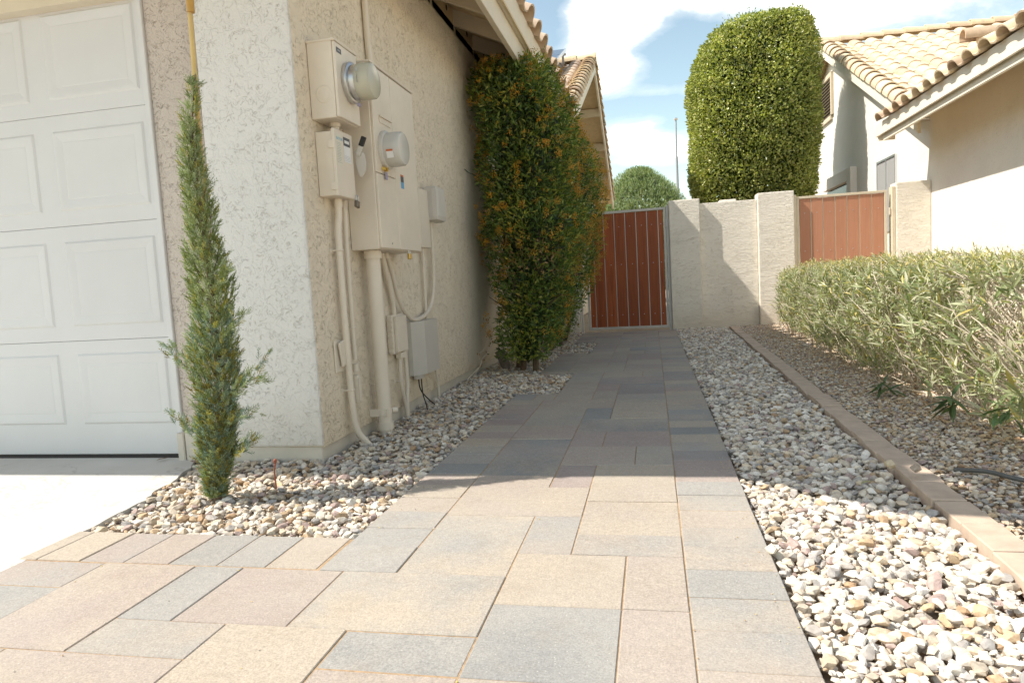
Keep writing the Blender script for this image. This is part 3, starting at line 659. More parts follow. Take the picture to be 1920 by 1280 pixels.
# cross gable behind
XR, YR, ZR, SR = -0.90, 12.9, 4.75, 0.43
def zg(y): return ZR - SR*abs(YR-y)
rg = slab('gable_roof', [(XR, 8.6, zg(8.6)-.12), (XR, YR, ZR-.12), (-4.6, YR, ZR-.12), (-4.6, 8.6, zg(8.6)-.12)], .03, M['soffit'], H1)
slab('gable_roof_rear', [(XR, YR, ZR-.121), (XR, 17.6, zg(17.6)-.12), (-4.6, 17.6, zg(17.6)-.12), (-4.6, YR, ZR-.121)], .03, M['soffit'], H1)
o = prism([(-1.5, 8.9, 2.855), (-1.5, 16.9, 2.855), (-1.5, YR, ZR-.16)], (-.15, 0, 0)).build('gable_wall', M['stucco'], H1); fixn(o)
MB().box(-1.65, -1.5005, 12.201, 16.9, -.05, 2.854).build('rear_wall', M['stucco'], H1)
def rakeboard(y0, y1, name, x0, x1, dz0, dz1, mat, parent, X=None):
    z0, z1 = zg(y0), zg(y1)
    o = prism([(x0, y0, z0+dz0), (x0, y1, z1+dz0), (x0, y1, z1+dz1), (x0, y0, z0+dz1)], (x1-x0, 0, 0)).build(name, mat, parent); return fixn(o)
rakeboard(8.7, YR, 'rake_board', XR, XR+.03, -.28, -.085, M['fascia_white'], H1)
rakeboard(YR, 17.6, 'rake_board', XR, XR+.03, -.28, -.085, M['fascia_white'], H1)
for yy in (9.9, 11.0, 12.0, 12.87, 14.0, 15.1, 16.2):
    MB().box(-1.499, XR-.001, yy, yy+.06, zg(yy+.03)-.32, zg(yy+.03)-.175).build('outlooker', M['wood_paint'], H1)
tg = math.atan(SR); cg, sg = math.cos(tg), math.sin(tg)
course = .34
nc = int((YR-8.6)/cg/course)
for c_ in range(nc+1):
    for k in range(8):
        yb = 8.6 + c_*course*cg; 
        if yb > YR-.15: continue
        place(TG, 'tile', rg, (XR-.10-.33*(k+1)+.02, yb, zg(yb)-.118), (1, 0, 0), (0, cg, sg), None)
s = .0
while s < (YR-8.6)/cg-.2:
    yb = 8.6 + s*cg; place(CAP, 'rake_tile', rg, (XR-.045, yb, zg(yb)-.075), (1, 0, 0), (0, cg, sg), None); s += .285
s = 0
rear = [ob for ob in H1.children if ob.name.startswith('gable_roof_rear')][0]
while s < (17.6-YR)/cg-.1:
    yb = 17.6 - s*cg; place(CAP, 'rake_tile', rear, (XR-.045, yb, zg(yb)-.075), (-1, 0, 0), (0, -cg, sg), None); s += .285
for k in range(7): place(RCAP, 'ridge_tile', rg, (XR+.06-.36*k, YR, ZR-.05), (0, 1, 0), (-1, 0, 0.0), None)

# solar panel on the gable slope
sp_ = thing('solar_panel', 'blue solar panel on tilted aluminium rails on the rear left roof', 'solar panel', (-1.8, 11.9, 4.3))
def onslope(x, y, h): return Vector((x, y-h*sg, zg(y)+h*cg))
def slopebox(x0, x1, y0, y1, h0, h1):
    b = MB(); P = [onslope(x, y, h) for h in (h0, h1) for y in (y0, y1) for x in (x0, x1)]
    b.add(P, [(0, 2, 3, 1), (4, 5, 7, 6), (0, 1, 5, 4), (2, 6, 7, 3), (0, 4, 6, 2), (1, 3, 7, 5)]); return b
for (xa, xb_) in ((-2.36, -1.38), (-3.38, -2.40)):
    for ya, yb in ((11.1, 11.98), (12.0, 12.78)): slopebox(xa, xb_, ya, yb, .17, .205).build('panel', M['solar'], sp_)
    slopebox(xb_, xb_+.018, 11.09, 12.79, .16, .212).build('panel_frame', M['alu'], sp_)
    slopebox(xa, xb_, 11.07, 11.095, .16, .212).build('panel_frame', M['alu'], sp_)
for ya in (11.35, 12.5): slopebox(-3.3, -1.34, ya, ya+.05, .12, .158).build('rail', M['alu'], sp_)
for xa in (-1.42, -2.3):
    for ya in (11.36, 12.51): slopebox(xa, xa+.04, ya, ya+.04, -.02, .119).build('bracket', M['alu'], sp_)

# ------------------------------------------------------------------ right house
H2 = thing('stucco_house', 'white stucco house on the right with sand coloured barrel tile roof and deep yellow-lit eave', 'house', (3.48, 9.6, 0))
XQ = 3.48; XG = 3.53
MB().box(XQ, XQ+.15, 1.0, 9.64, .08, 2.75).build('wall', M['stucco_white'], H2)
MB().box(XQ+.012, XQ+.14, 1.0, 19.0, -.08, .079).build('foundation', M['smooth'], H2)
ZE = 2.46
def ze(x): return ZE + .46*(x-2.88)
rn = slab('roof', [(2.90, 1.0, ze(2.9)), (2.90, 9.72, ze(2.9)), (4.6, 9.72, ze(4.6)), (4.6, 1.0, ze(4.6))], .03, M['soffit'], H2)
MB().box(2.88, 2.905, 1.0, 9.74, 2.345, 2.50, ch=.003).build('fascia', M['fascia_white'], H2)
MB().box(2.925, 2.955, 1.0, 9.60, 2.275, 2.43, ch=.003).build('lower_fascia', M['fascia_white'], H2)
MB().box(2.906, 3.10, 9.70, 9.74, 2.30, 2.48).build('end_board', M['fascia_white'], H2)
MB().box(XG-.001, 4.2, 9.58, 9.639, 2.0, 3.0).build('wall_return', M['stucco_white'], H2)
slab('soffit', [(2.956, 1.0, 2.36), (2.956, 9.65, 2.36), (3.479, 9.65, 2.56), (3.479, 1.0, 2.56)], .012, plain('soffit_bounce_gold', (0.80, 0.60, 0.28), .7, 8, .06), H2)  # bounced golden light under the eave is put into the board colour
thq = math.atan(.46); cq, sq = math.cos(thq), math.sin(thq)
yy = 9.78; k = 0
while yy > 3.0:
    for c_ in range(2):
        place(TL if c_ else TL, 'tile', rn, (2.82 + c_*.34*cq, yy-.31, 2.475 + c_*.34*sq), (0, 1, 0), (cq, 0, sq), None)
    yy -= .305; k += 1
# rear wing gable
XP, YP, ZP, SP = 3.36, 14.5, 5.0, 0.49
def zp(y): return ZP - SP*abs(YP-y)
o = prism([(XG, 9.641, -.02), (XG, 19.0, -.02), (XG, 19.0, zp(19)-.2), (XG, YP, ZP-.2), (XG, 9.641, zp(9.641)-.2)], (.15, 0, 0)).build('gable_wall', M['stucco_white'], H2); fixn(o)
tq = math.atan(SP); cp, sp2_ = math.cos(tq), math.sin(tq)
rp = slab('gable_roof', [(XP, 9.76, zp(9.76)-.1), (XP, YP, ZP-.1), (9.0, YP, ZP-.1), (9.0, 9.76, zp(9.76)-.1)], .03, M['soffit'], H2)
slab('gable_roof_rear', [(XP, YP, ZP-.101), (XP, 18.5, zp(18.5)-.1), (9.0, 18.5, zp(18.5)-.1), (9.0, YP, ZP-.101)], .03, M['soffit'], H2)
o = prism([(XP-.03, 9.6, zp(9.6)-.27), (XP-.03, YP, ZP-.27), (XP-.03, YP, ZP-.06), (XP-.03, 9.6, zp(9.6)-.06)], (.03, 0, 0)).build('rake_board', M['fascia_white'], H2); fixn(o)
o = prism([(XP-.03, YP, ZP-.27), (XP-.03, 18.4, zp(18.4)-.27), (XP-.03, 18.4, zp(18.4)-.06), (XP-.03, YP, ZP-.06)], (.03, 0, 0)).build('rake_board', M['fascia_white'], H2); fixn(o)
o = prism([(XP+.001, 9.7, zp(9.7)-.15), (XP+.001, YP, ZP-.15), (XP+.001, YP, ZP-.165), (XP+.001, 9.7, zp(9.7)-.165)], (.165, 0, 0)).build('soffit', M['fascia'], H2); fixn(o)
nc = int((YP-9.76)/cp/.34)
for c_ in range(nc+1):
    yb = 9.76 + c_*.34*cp
    if yb > YP-.18: continue
    for k in range(14):
        place(TL, 'tile', rp, (XP+.13+.30*k, yb, zp(yb)-.098), (1, 0, 0), (0, cp, sp2_), None)
s = .3
while s < (YP-9.76)/cp-.2:
    yb = 9.76 + s*cp; place(CAP, 'rake_tile', rp, (XP+.03, yb, zp(yb)-.06), (1, 0, 0), (0, cp, sp2_), None); s += .285
for k in range(14): place(RCAP, 'ridge_tile', rp, (XP-.06+.37*k, YP, ZP-.035), (0, 1, 0), (1, 0, 0.0), None)
# roof vent with hooded top
vy, vx = 12.35, 5.22
b = MB().lathe((vx, vy, zp(vy)-.05), (0, 0, 1), [(0, .12), (.08, .095), (.26, .095)], 16); vent = b.build('roof_vent', M['tile'], rp) 
b = MB(); 
vs = []; nn = 12
for xx in (-.30, .30):
    for rr_ in (.125, .105):
        for i in range(nn+1):
            a = math.pi*(-.15+1.3*i/nn); vs.append((vx+xx, vy-rr_*math.cos(a), zp(vy)+.25+rr_*math.sin(a)))
k = nn+1; fs = []
for i in range(nn): fs += [(i, i+1, 2*k+i+1, 2*k+i), (k+i+1, k+i, 3*k+i, 3*k+i+1), (i+1, i, k+i, k+i+1), (2*k+i, 2*k+i+1, 3*k+i+1, 3*k+i)]
b.add(vs, fs, True); b.build('vent_cap', M['tile'], rp)
# louvred gable vent
gv = MB().box(XG-.045, XG-.003, 14.40, 14.48, 3.62, 4.42).box(XG-.045, XG-.003, 15.40, 15.48, 3.62, 4.42).box(XG-.045, XG-.003, 14.481, 15.399, 3.54, 3.62).box(XG-.045, XG-.003, 14.481, 15.399, 4.34, 4.42).build('gable_vent', M['wood_paint'], H2)
MB().box(XG-.006, XG-.002, 14.481, 15.399, 3.62, 4.34).build('vent_back', M['vent_dark'], gv)
for k in range(11):
    z = 3.655 + k*.062
    o = MB().box(-.022, .022, 14.482, 15.398, -.005, .005, mat=Matrix.Translation((XG-.026, 0, z)) @ Matrix.Rotation(R(-40), 4, 'Y')).build('louvre', M['wood_paint'], gv)
# windows in the gable wall
w1 = MB().box(XG-.03, XG-.002, 10.98, 11.005, 1.2, 2.30).box(XG-.03, XG-.002, 11.795, 11.82, 1.2, 2.30).box(XG-.03, XG-.002, 11.006, 11.794, 2.27, 2.30).box(XG-.03, XG-.002, 11.38, 11.40, 1.2, 2.27).build('window', M['alu'], H2)
MB().box(XG-.016, XG-.004, 11.006, 11.379, 1.2, 2.269).build('screen', M['screen'], w1); MB().box(XG-.016, XG-.004, 11.401, 11.794, 1.2, 2.269).build('screen', M['screen'], w1)
b = MB().box(XG-.11, XG-.001, 12.95, 13.2, 1.1, 2.42, ch=.01).box(XG-.11, XG-.001, 13.21, 14.9, 2.20, 2.42, ch=.01); w2 = b.build('window_surround', M['stucco_white'], H2)
MB().box(XG-.03, XG-.002, 13.22, 14.9, 1.1, 2.19).build('glass', M['glass_dark'], w2)

# ------------------------------------------------------------------ garden wall, pillars, gates at the far end
YG = 9.62
gw = thing('garden_wall', 'low cream stucco wall between the two red gates', 'wall', (1.05, YG, 0))
MB().box(.665, 1.40, YG+.062, YG+.20, -.06, 1.675, ch=.008).build('wall_panel', M['stucco_stroke'], gw)
MB().box(.255, .662, YG-.02, YG+.24, -.06, 1.735, ch=.012).build('pillar', M['stucco_stroke'], gw)
MB().box(1.402, 1.855, YG-.02, YG+.24, -.06, 1.745, ch=.012).build('pillar', M['stucco_stroke'], gw)
MB().box(.94, 1.16, YG+.21, YG+.40, -.06, 1.715, ch=.012).build('rear_pillar', M['stucco_stroke'], gw)
gp = thing('gate_pillar', 'rough trowelled stucco pillar between the pale red gate and the white house', 'pillar', (3.27, YG, 0))
MB().box(3.075, 3.478, YG-.015, YG+.22, -.06, 1.745, ch=.012).build('pillar_body', M['stucco_stroke'], gp)
lp = thing('gate_pier', 'narrow stucco pier left of the dark red gate, partly behind the shrub', 'pillar', (-1.22, YG+.1, 0))
MB().box(-1.5, -1.02, YG+.03, YG+.3, -.06, 1.66, ch=.01).build('pier_body', M['stucco_white'], lp)

def gate(name, label, x0, x1, z0, z1, y, bmat, fmat, nb, rot, inner_post=True):
    g_ = thing(name, label, 'gate', (x1, y, 0)); piv = Matrix.Translation((x1, y, 0)) @ Matrix.Rotation(rot, 4, 'Z') @ Matrix.Translation((-x1, -y, 0))
    def bb(nm, mat, *a, ch=.002, lab=None):
        return MB().box(*a, mat=piv, ch=ch).build(nm, mat, g_, lab)
    ft = .032
    bb('stile', fmat, x0, x0+ft, y-.02, y+.02, z0, z1); bb('stile', fmat, x1-ft, x1, y-.02, y+.02, z0, z1)
    bb('rail', fmat, x0+ft+.0005, x1-ft-.0005, y-.02, y+.02, z1-.03, z1); bb('rail', fmat, x0+ft+.0005, x1-ft-.0005, y-.02, y+.02, z0, z0+.03)
    bb('back_rail', fmat, x0+ft+.001, x1-ft-.001, y+.022, y+.045, z0+.9, z0+.94)
    wl = [1.0]*nb if nb == 7 else [.55]+[1.0]*(nb-2)+[.5]; wt = (x1-x0-2*ft)/sum(wl); a = x0+ft; w = 0
    for i in range(nb):
        a += w; w = wl[i]*wt
        bb('board', bmat, a+.006, a+w-.006, y-.009+random.uniform(-.002, .002), y+.011, z0+.034, z1-.034, ch=.002)
        if i: bb('gap_strip', fmat, a-.0052, a+.0052, y-.004, y+.018, z0+.031, z1-.031, ch=0)
        for zz in (z0+.2, z0+.9, z1-.22):
            c_ = piv @ Vector((a+w/2+random.uniform(-.012, .012), y-.0095, zz)); b = MB().lathe(c_, (0, -1, 0), [(-.003, .006), (.002, .006), (.004, .003)], 8); b.build('screw', M['steel'], g_)
    return g_
g1 = gate('garden_gate', 'dark red stained wooden gate with pale metal frame at the end of the path', -.90, .215, .02, 1.66, YG+.05, M['redwood'], M['frame'], 8, R(-2.2))
MB().box(.219, .253, YG+.02, YG+.10, -.03, 1.68, ch=.003).build('gate_post', M['frame'], g1); MB().box(-1.005, -.975, YG+.10, YG+.16, -.03, 1.66, ch=.003).build('gate_post', M['frame'], g1)
for zz in (.25, 1.4): MB().cyl((.217, YG+.018, zz), (.217, YG+.018, zz+.09), .009, n=10).build('hinge', M['frame'], g1)
g2 = gate('garden_gate', 'faded pale red wooden gate with cream frame behind the oleander hedge', 1.895, 2.985, .05, 1.665, YG+.06, M['redwood_faded'], M['frame_cream'], 7, 0)
MB().box(1.858, 1.890, YG+.02, YG+.11, -.03, 1.69, ch=.003).build('gate_post', M['frame_cream'], g2); MB().box(3.03, 3.072, YG+.0, YG+.12, -.03, 1.70, ch=.003).build('gate_post', M['frame_cream'], g2)
for zz in (1.35,): MB().cyl((3.01, YG+.03, zz), (3.01, YG+.03, zz+.09), .009, n=10).build('hinge', M['frame_cream'], g2)

# ------------------------------------------------------------------ utility equipment on the side wall
def face_text(txt, x, y, z, size, mat, parent, name='lettering'):
    """text on a plane facing +X, reading along +Y"""
    cu = bpy.data.curves.new('t', 'FONT'); cu.body = txt; cu.size = size; cu.align_x = 'LEFT'; cu.extrude = 0.0002
    tmp = bpy.data.objects.new('t', cu); me = bpy.data.meshes.new_from_object(tmp); bpy.data.objects.remove(tmp)
    me.transform(Matrix(((0, 0, 1, x), (1, 0, 0, y), (0, 1, 0, z), (0, 0, 0, 1)))); me.name = name
    return link(name, me, parent, mat)
def decal(parent, x, y0, y1, z0, z1, mat, name='sticker'): return MB().box(x, x+.0008, y0, y1, z0, z1).build(name, mat, parent)

def hood_box(name, label, cat, x1, y0, y1, z0, z1, mat, lip=.008):
    th = thing(name, label, cat, (XW, (y0+y1)/2, z0))
    MB().box(XW+.002, x1-.012, y0, y1, z0, z1, ch=.003).build('enclosure', mat, th)
    return th
# upper meter box
a = hood_box('meter_box', 'upper beige electric meter box with protruding round meter, nearest the wall corner', 'meter', -1.365, 2.967, 3.205, 1.553, 1.893, M['paint'])
MB().box(-1.376, -1.362, 2.970, 3.202, 1.556, 1.889, ch=.003).build('cover', M['paint'], a)
MB().box(-1.50, -1.357, 2.962, 3.208, 1.890, 1.901, ch=.002).build('rain_lip', M['paint'], a)
o = MB().lathe((-1.43, 2.9665, 1.66), (0, -1, 0), [(0, .04), (.0015, .038), (.0015, .030), (.001, .029), (.003, .02), (.003, .001)], 20).build('knockout', M['paint'], a)
mc = (-1.361, 3.105, 1.735)
MB().lathe(mc, (1, 0, 0), [(0, .092), (.012, .095), (.022, .094), (.026, .088)], 36).build('meter_ring', M['steel'], a)
me_ = MB().lathe(mc, (1, 0, 0), [(.026, .080), (.035, .081), (.052, .080), (.0525, .0805)], 36).build('meter_base', M['steel'], a)
gl = MB().lathe(mc, (1, 0, 0), [(.053, .082), (.085, .084), (.118, .082), (.124, .077), (.1255, .07)], 36).build('meter_glass', M['cover'], a)
MB().lathe(mc, (1, 0, 0), [(.06, .068), (.105, .068)], 30).build('meter_face', M['sticker_c'], a)
MB().box(-1.362+.11, -1.362+.1145, 3.08, 3.13, 1.745, 1.765).build('meter_display', M['ink'], a)
b = MB()
for k in range(5):
    an = R(150+0); b.box(-.0015, .0015, -.012, .012, -.0012, .0012, mat=Matrix.Translation((mc[0]+.074, mc[1]-.0838, mc[2]+.012-k*.008)))
b.box(mc[0]+.068, mc[0]+.078, mc[1]-.0845, mc[1]-.083, mc[2]+.026, mc[2]+.044)
b.build('vent_slot', M['ink'], a)
decal(a, -1.3618, 2.985, 3.035, 1.845, 1.868, M['sticker_k']); decal(a, -1.361, 2.9965, 3.0235, 1.853, 1.860, M['ink'], 'print')
MB().box(-1.33, -1.32, 3.10, 3.125, 1.628, 1.642).build('meter_seal', M['violet'], a)
MB().lathe((-1.44, 3.08, 1.553), (0, 0, -1), [(0, .026), (.016, .026), (.018, .020), (.044, .020)], 16).build('nipple', M['paint'], a)
# disconnect
d = hood_box('disconnect_switch', 'beige disconnect box with stickers, lever and padlock below the upper meter', 'switch box', -1.405, 2.984, 3.174, 1.207, 1.500, M['paint'])
MB().box(-1.418, -1.402, 2.982, 3.176, 1.205, 1.512, ch=.003).build('door', M['paint'], d)
for zz in (1.25, 1.44): MB().box(-1.435, -1.401, 2.978, 2.985, zz-.018, zz+.018, ch=.001).build('hinge', M['paint'], d)
decal(d, -1.4018, 2.997, 3.052, 1.345, 1.492, M['sticker_c']); face_text('EATON', -1.4008, 3.000, 1.464, .019, M['ink_blue'], d)
b = MB()
for k in range(13): b.box(-1.4009, -1.4006, 3.001, 3.047 - (k % 3)*.006, 1.450-k*.0075, 1.4515-k*.0075)
b.build('print', M['ink'], d)
decal(d, -1.4018, 3.075, 3.145, 1.448, 1.488, M['sticker_k']); decal(d, -1.4009, 3.085, 3.135, 1.460, 1.474, M['sticker_w'], 'print'); decal(d, -1.4018, 3.075, 3.147, 1.372, 1.4475, M['sticker_w'])
b = MB()
for k in range(4): b.box(-1.4009, -1.4006, 3.080, 3.14, 1.400-k*.007, 1.4012-k*.007)
b.build('print', M['ink'], d)
# lever on the far side
o = prism([(-1.405, 3.20, 1.44), (-1.385, 3.20, 1.455), (-1.355, 3.20, 1.43), (-1.347, 3.20, 1.39), (-1.352, 3.20, 1.345), (-1.375, 3.20, 1.315), (-1.388, 3.20, 1.325), (-1.40, 3.20, 1.37)], (0, .004, 0)).build('lever_plate', M['paint2'], d); fixn(o)
b = MB().box(-.012, .012, 0, .006, -.0, .06, mat=Matrix.Translation((-1.385, 3.19, 1.42)) @ Matrix.Rotation(R(25), 4, 'Y')); b.build('lever', M['paint2'], d)
b = MB().box(-.013, .013, -.004, .010, .0, .048, mat=Matrix.Translation((-1.3655, 3.19, 1.462)) @ Matrix.Rotation(R(25), 4, 'Y'), ch=.003); b.build('lever_grip', M['dark'], d)
def padlock(name, label, x, y, z, body, s=1.0, tilt=0):
    t_ = thing(name, label, 'padlock', (x, y, z)); mm = Matrix.Translation((x, y, z)) @ Matrix.Rotation(R(tilt), 4, 'X')
    MB().box(-.008*s, .008*s, -.017*s, .017*s, -.052*s, -.018*s, mat=mm, ch=.003).build('lock_body', body, t_)
    pts = [mm @ Vector((0, .012*s*math.cos(a_), .012*s*math.sin(a_)*1.2-.004*s)) for a_ in np.linspace(0, math.pi, 9)]
    pts = [mm @ Vector((0, .012*s, -.02*s))] + pts + [mm @ Vector((0, -.012*s, -.02*s))]
    MB().tube(pts, .003*s, 8).build('shackle', M['steel'], t_); return t_
padlock('padlock', 'dark weathered padlock hanging from the switch box corner', -1.392, 3.165, 1.215, M['lock'], 1.0, -12)
# main panel
p_ = hood_box('service_panel', 'large tall beige service panel with clear round meter and four doors', 'electric panel', -1.335, 3.289, 3.91, .967, 1.893, M['paint'])
MB().box(-1.347, -1.334, 3.297, 3.552, 1.352, 1.884, ch=.003).build('panel_door', M['paint'], p_)
MB().box(-1.347, -1.334, 3.297, 3.552, .972, 1.349, ch=.003).build('panel_door', M['paint'], p_)
MB().box(-1.347, -1.334, 3.556, 3.907, .972, 1.884, ch=.003).build('panel_door', M['paint'], p_)
MB().box(-1.497, -1.327, 3.285, 3.914, 1.888, 1.898, ch=.002).build('rain_lip', M['paint'], p_)
MB().box(-1.335, -1.322, 3.37, 3.53, 1.640, 1.648, ch=.001).box(-1.3345, -1.330, 3.37, 3.53, 1.612, 1.6395).build('pull_handle', M['paint'], p_)
mc = (-1.334, 3.425, 1.478)
MB().lathe(mc, (1, 0, 0), [(0, .097), (.010, .099), (.020, .097), (.024, .09)], 36).build('meter_ring', M['paint2'], p_)
MB().lathe(mc, (1, 0, 0), [(.020, .086), (.06, .088), (.098, .086), (.106, .080), (.108, .07)], 36).build('meter_glass', M['cover2'], p_)
MB().lathe(mc, (1, 0, 0), [(.026, .070), (.086, .070)], 30).build('meter_face', M['sticker_w'], p_)
MB().box(mc[0]+.087, mc[0]+.090, 3.40, 3.45, 1.49, 1.512).build('meter_display', M['ink'], p_)
lm = Matrix.Translation((mc[0]+.058, mc[1], mc[2])) @ Matrix.Rotation(R(22), 4, 'X')
MB().box(-.018, .018, -.0895, -.0885, -.022, .022, mat=lm).build('meter_label', M['sticker_w'], p_); MB().box(-.018, .018, -.0903, -.0896, .012, .022, mat=lm).build('meter_label', M['sticker_r'], p_)
MB().box(-1.333, -1.318, 3.36, 3.385, 1.370, 1.385).box(-1.333, -1.312, 3.395, 3.402, 1.366, 1.388).build('meter_latch', M['brass'], p_)
MB().box(-1.325, -1.322, 3.385, 3.41, 1.325, 1.362, mat=Matrix.Translation((0, 0, 0))).build('tag', M['violet'], p_)
decal(p_, -1.3335, 3.63, 3.675, 1.345, 1.375, M['sticker_k']); decal(p_, -1.3335, 3.63, 3.675, 1.3755, 1.385, M['sticker_r']); decal(p_, -1.3335, 3.63, 3.675, 1.31, 1.3445, M['sticker_b'])
padlock('padlock', 'small brass padlock hanging under the large service panel', -1.338, 3.70, .972, M['brass'], .95)
for yy, zz in ((3.44, 1.0),): MB().lathe((-1.334, yy, zz), (1, 0, 0), [(0, .005), (.004, .005)], 8).build('screw', M['steel'], p_)
# conduits
def pipe(name, label, pts, r, mat, n=12, parent=None, cat='conduit'):
    o = MB().tube(pts, r, n).build(name, mat, parent)
    if parent is None: tag(o, label, cat)
    return o
def smoothpts(pts, k=6):
    P = [Vector(p) for p in pts]; out = []
    for i in range(len(P)-1):
        p0, p1, p2, p3 = P[max(i-1, 0)], P[i], P[i+1], P[min(i+2, len(P)-1)]
        for j in range(k):
            t_ = j/k; out.append(.5*((2*p1)+(p2-p0)*t_+(2*p0-5*p1+4*p2-p3)*t_*t_+(3*p1-p0-3*p2+p3)*t_**3))
    out.append(P[-1]); return out
def conduit(label, pts, r, straps, coupl, extra=None):
    c_ = thing('conduit', label, 'conduit', pts[-1])
    MB().tube(smoothpts(pts), r, 14).build('pipe', M['paint'], c_)
    for (y_, z_, x_) in straps:
        MB().box(XW+.001, XW+.004, y_-.045, y_+r+.01, z_-.012, z_+.012).tube([(XW+.004, y_-r-.002, z_), (x_+r*.7, y_-r*.8, z_), (x_+r+.003, y_, z_), (x_+r*.7, y_+r*.8, z_), (XW+.004, y_+r+.002, z_)], .004, 6).build('strap', M['paint'], c_)
    for (y_, z0_, z1_, x_) in coupl: MB().cyl((x_, y_, z0_), (x_, y_, z1_), r*1.22, n=14).build('coupling', M['paint'], c_)
    return c_
conduit('leftmost beige conduit running from the switch box down into the gravel, curved at its foot', [(-1.462, 3.10, 1.21), (-1.462, 3.095, 1.12), (-1.468, 3.085, 1.02), (-1.468, 3.083, .6), (-1.465, 3.09, .2), (-1.455, 3.10, .08), (-1.43, 3.125, .02), (-1.40, 3.15, -.03)], .0165, [(3.083, .96, -1.468), (3.088, .28, -1.466)], [(3.10, 1.165, 1.205, -1.462)])
c2 = conduit('second beige conduit from the left, ending in a rounded fitting above the gravel', [(-1.462, 3.165, 1.21), (-1.468, 3.165, .9), (-1.468, 3.165, .42)], .0125, [(3.165, .58, -1.468)], [(3.165, .36, .40, -1.468)])
MB().box(-1.49, -1.452, 3.142, 3.178, .20, .345, ch=.012).build('fitting', M['paint'], c2); MB().box(-1.452, -1.448, 3.147, 3.173, .21, .33, ch=.0018).build('fitting_cover', M['paint'], c2)
c3 = thing('conduit', 'thickest beige riser pipe from the large panel into the gravel', 'conduit', (-1.43, 3.40, 0))
MB().tube([(-1.43, 3.395, .967), (-1.43, 3.397, .3), (-1.43, 3.40, -.04)], .038, 20).build('pipe', M['paint'], c3)
MB().cyl((-1.43, 3.395, .925), (-1.43, 3.395, .9655), .046, n=20).build('coupling', M['paint'], c3); MB().cyl((-1.43, 3.40, .015), (-1.43, 3.40, .055), .045, n=20).build('coupling', M['paint'], c3)
MB().cyl((-1.43, 3.398, .32), (-1.43, 3.398, .325), .0395, n=20).build('joint_ring', M['paint'], c3)
MB().box(-1.498, -1.40, 3.36, 3.372, .09, .13).cyl((-1.43, 3.398, .095), (-1.43, 3.398, .125), .042, n=20).cyl((-1.40, 3.43, .11), (-1.378, 3.45, .11), .016, n=10).build('clamp', M['paint'], c3)
conduit('slim conduit from the large panel to the small ribbed box', [(-1.47, 3.62, .967), (-1.47, 3.66, .86), (-1.475, 3.70, .80), (-1.475, 3.745, .68), (-1.475, 3.75, .59)], .014, [], [(3.75, .585, .61, -1.475)])
conduit('looping flexible conduit hanging in a U beside the large panel', [(-1.46, 3.66, .967), (-1.46, 3.68, .93), (-1.462, 3.74, .84), (-1.464, 3.80, .72), (-1.465, 3.90, .62), (-1.466, 4.04, .565), (-1.466, 4.22, .57), (-1.466, 4.38, .62), (-1.467, 4.48, .73), (-1.468, 4.52, .90), (-1.468, 4.52, 1.21)], .0125, [], [(3.66, .935, .965, -1.46), (4.52, .98, 1.02, -1.468)])
conduit('thin vertical conduit behind the loop, between rounded cover and grey box', [(-1.478, 4.36, 1.20), (-1.478, 4.34, .9), (-1.478, 4.33, .52)], .010, [], [])
conduit('thin conduit leaving the grey box down to the gravel', [(-1.475, 4.37, .24), (-1.474, 4.43, .21), (-1.474, 4.47, .10), (-1.474, 4.48, -.03)], .0095, [], [])
c4 = conduit('pair of slim conduits crossing below the ribbed box', [(-1.47, 3.78, .36), (-1.47, 3.775, .2), (-1.47, 3.82, .08), (-1.47, 3.84, -.03)], .012, [(3.775, .22, -1.47)], [(3.84, -.03, .05, -1.47)])
MB().tube(smoothpts([(-1.468, 3.86, .36), (-1.468, 3.87, .2), (-1.468, 3.85, .10), (-1.468, 3.84, .0)]), .012, 12).build('pipe', M['paint'], c4)
# upright conduits above the panel going up the wall
conduit('conduit rising up the wall above the large panel with a bend at its foot', [(-1.45, 3.74, 1.895), (-1.465, 3.70, 1.97), (-1.478, 3.66, 2.05), (-1.48, 3.655, 2.5), (-1.48, 3.655, 2.84)], .017, [], [])
# ribbed box
j = thing('junction_box', 'small ribbed beige box low on the wall beside the grey box', 'junction box', (XW, 3.77, .38))
MB().box(-1.498, -1.462, 3.682, 3.868, .385, .612, ch=.004).build('enclosure', M['paint'], j); MB().box(-1.462, -1.444, 3.70, 3.868, .395, .603, ch=.005).build('cover', M['paint'], j); MB().box(-1.488, -1.45, 3.76, 3.85, .352, .386, ch=.004).build('outlet', M['paint'], j)
b = MB()
for k in range(7): b.box(-1.494, -1.466, 3.672, 3.684, .40+k*.030, .412+k*.030)
b.build('rib', M['paint'], j)
g_ = thing('cable_box', 'pale grey slanted-front box above the gravel with black cables hanging below', 'cable box', (XW, 4.2, .22))
o = prism([(XW+.002, 4.0, .215), (XW+.03, 4.0, .215), (XW+.085, 4.10, .215), (XW+.085, 4.36, .215), (XW+.05, 4.39, .215), (XW+.002, 4.39, .215)], (0, 0, .335)).build('enclosure', M['greybox'], g_); fixn(o)
MB().box(XW+.02, XW+.06, 4.03, 4.12, .19, .2145).build('gland', M['greybox'], g_)
b = MB().tube(smoothpts([(-1.46, 4.05, .2), (-1.455, 4.06, .12), (-1.43, 4.12, .05), (-1.40, 4.17, 0)]), .004, 6).tube(smoothpts([(-1.455, 4.09, .2), (-1.45, 4.08, .1), (-1.43, 4.07, .03), (-1.42, 4.07, -.02)]), .004, 6); b.build('cable', M['dark'], g_)
r_ = thing('rounded_cover', 'rounded pale plastic cover on a small box right of the large panel', 'utility box', (XW, 4.6, 1.2))
MB().box(XW+.002, XW+.05, 4.25, 4.45, 1.02, 1.40, ch=.003).build('back_box', M['paint'], r_)
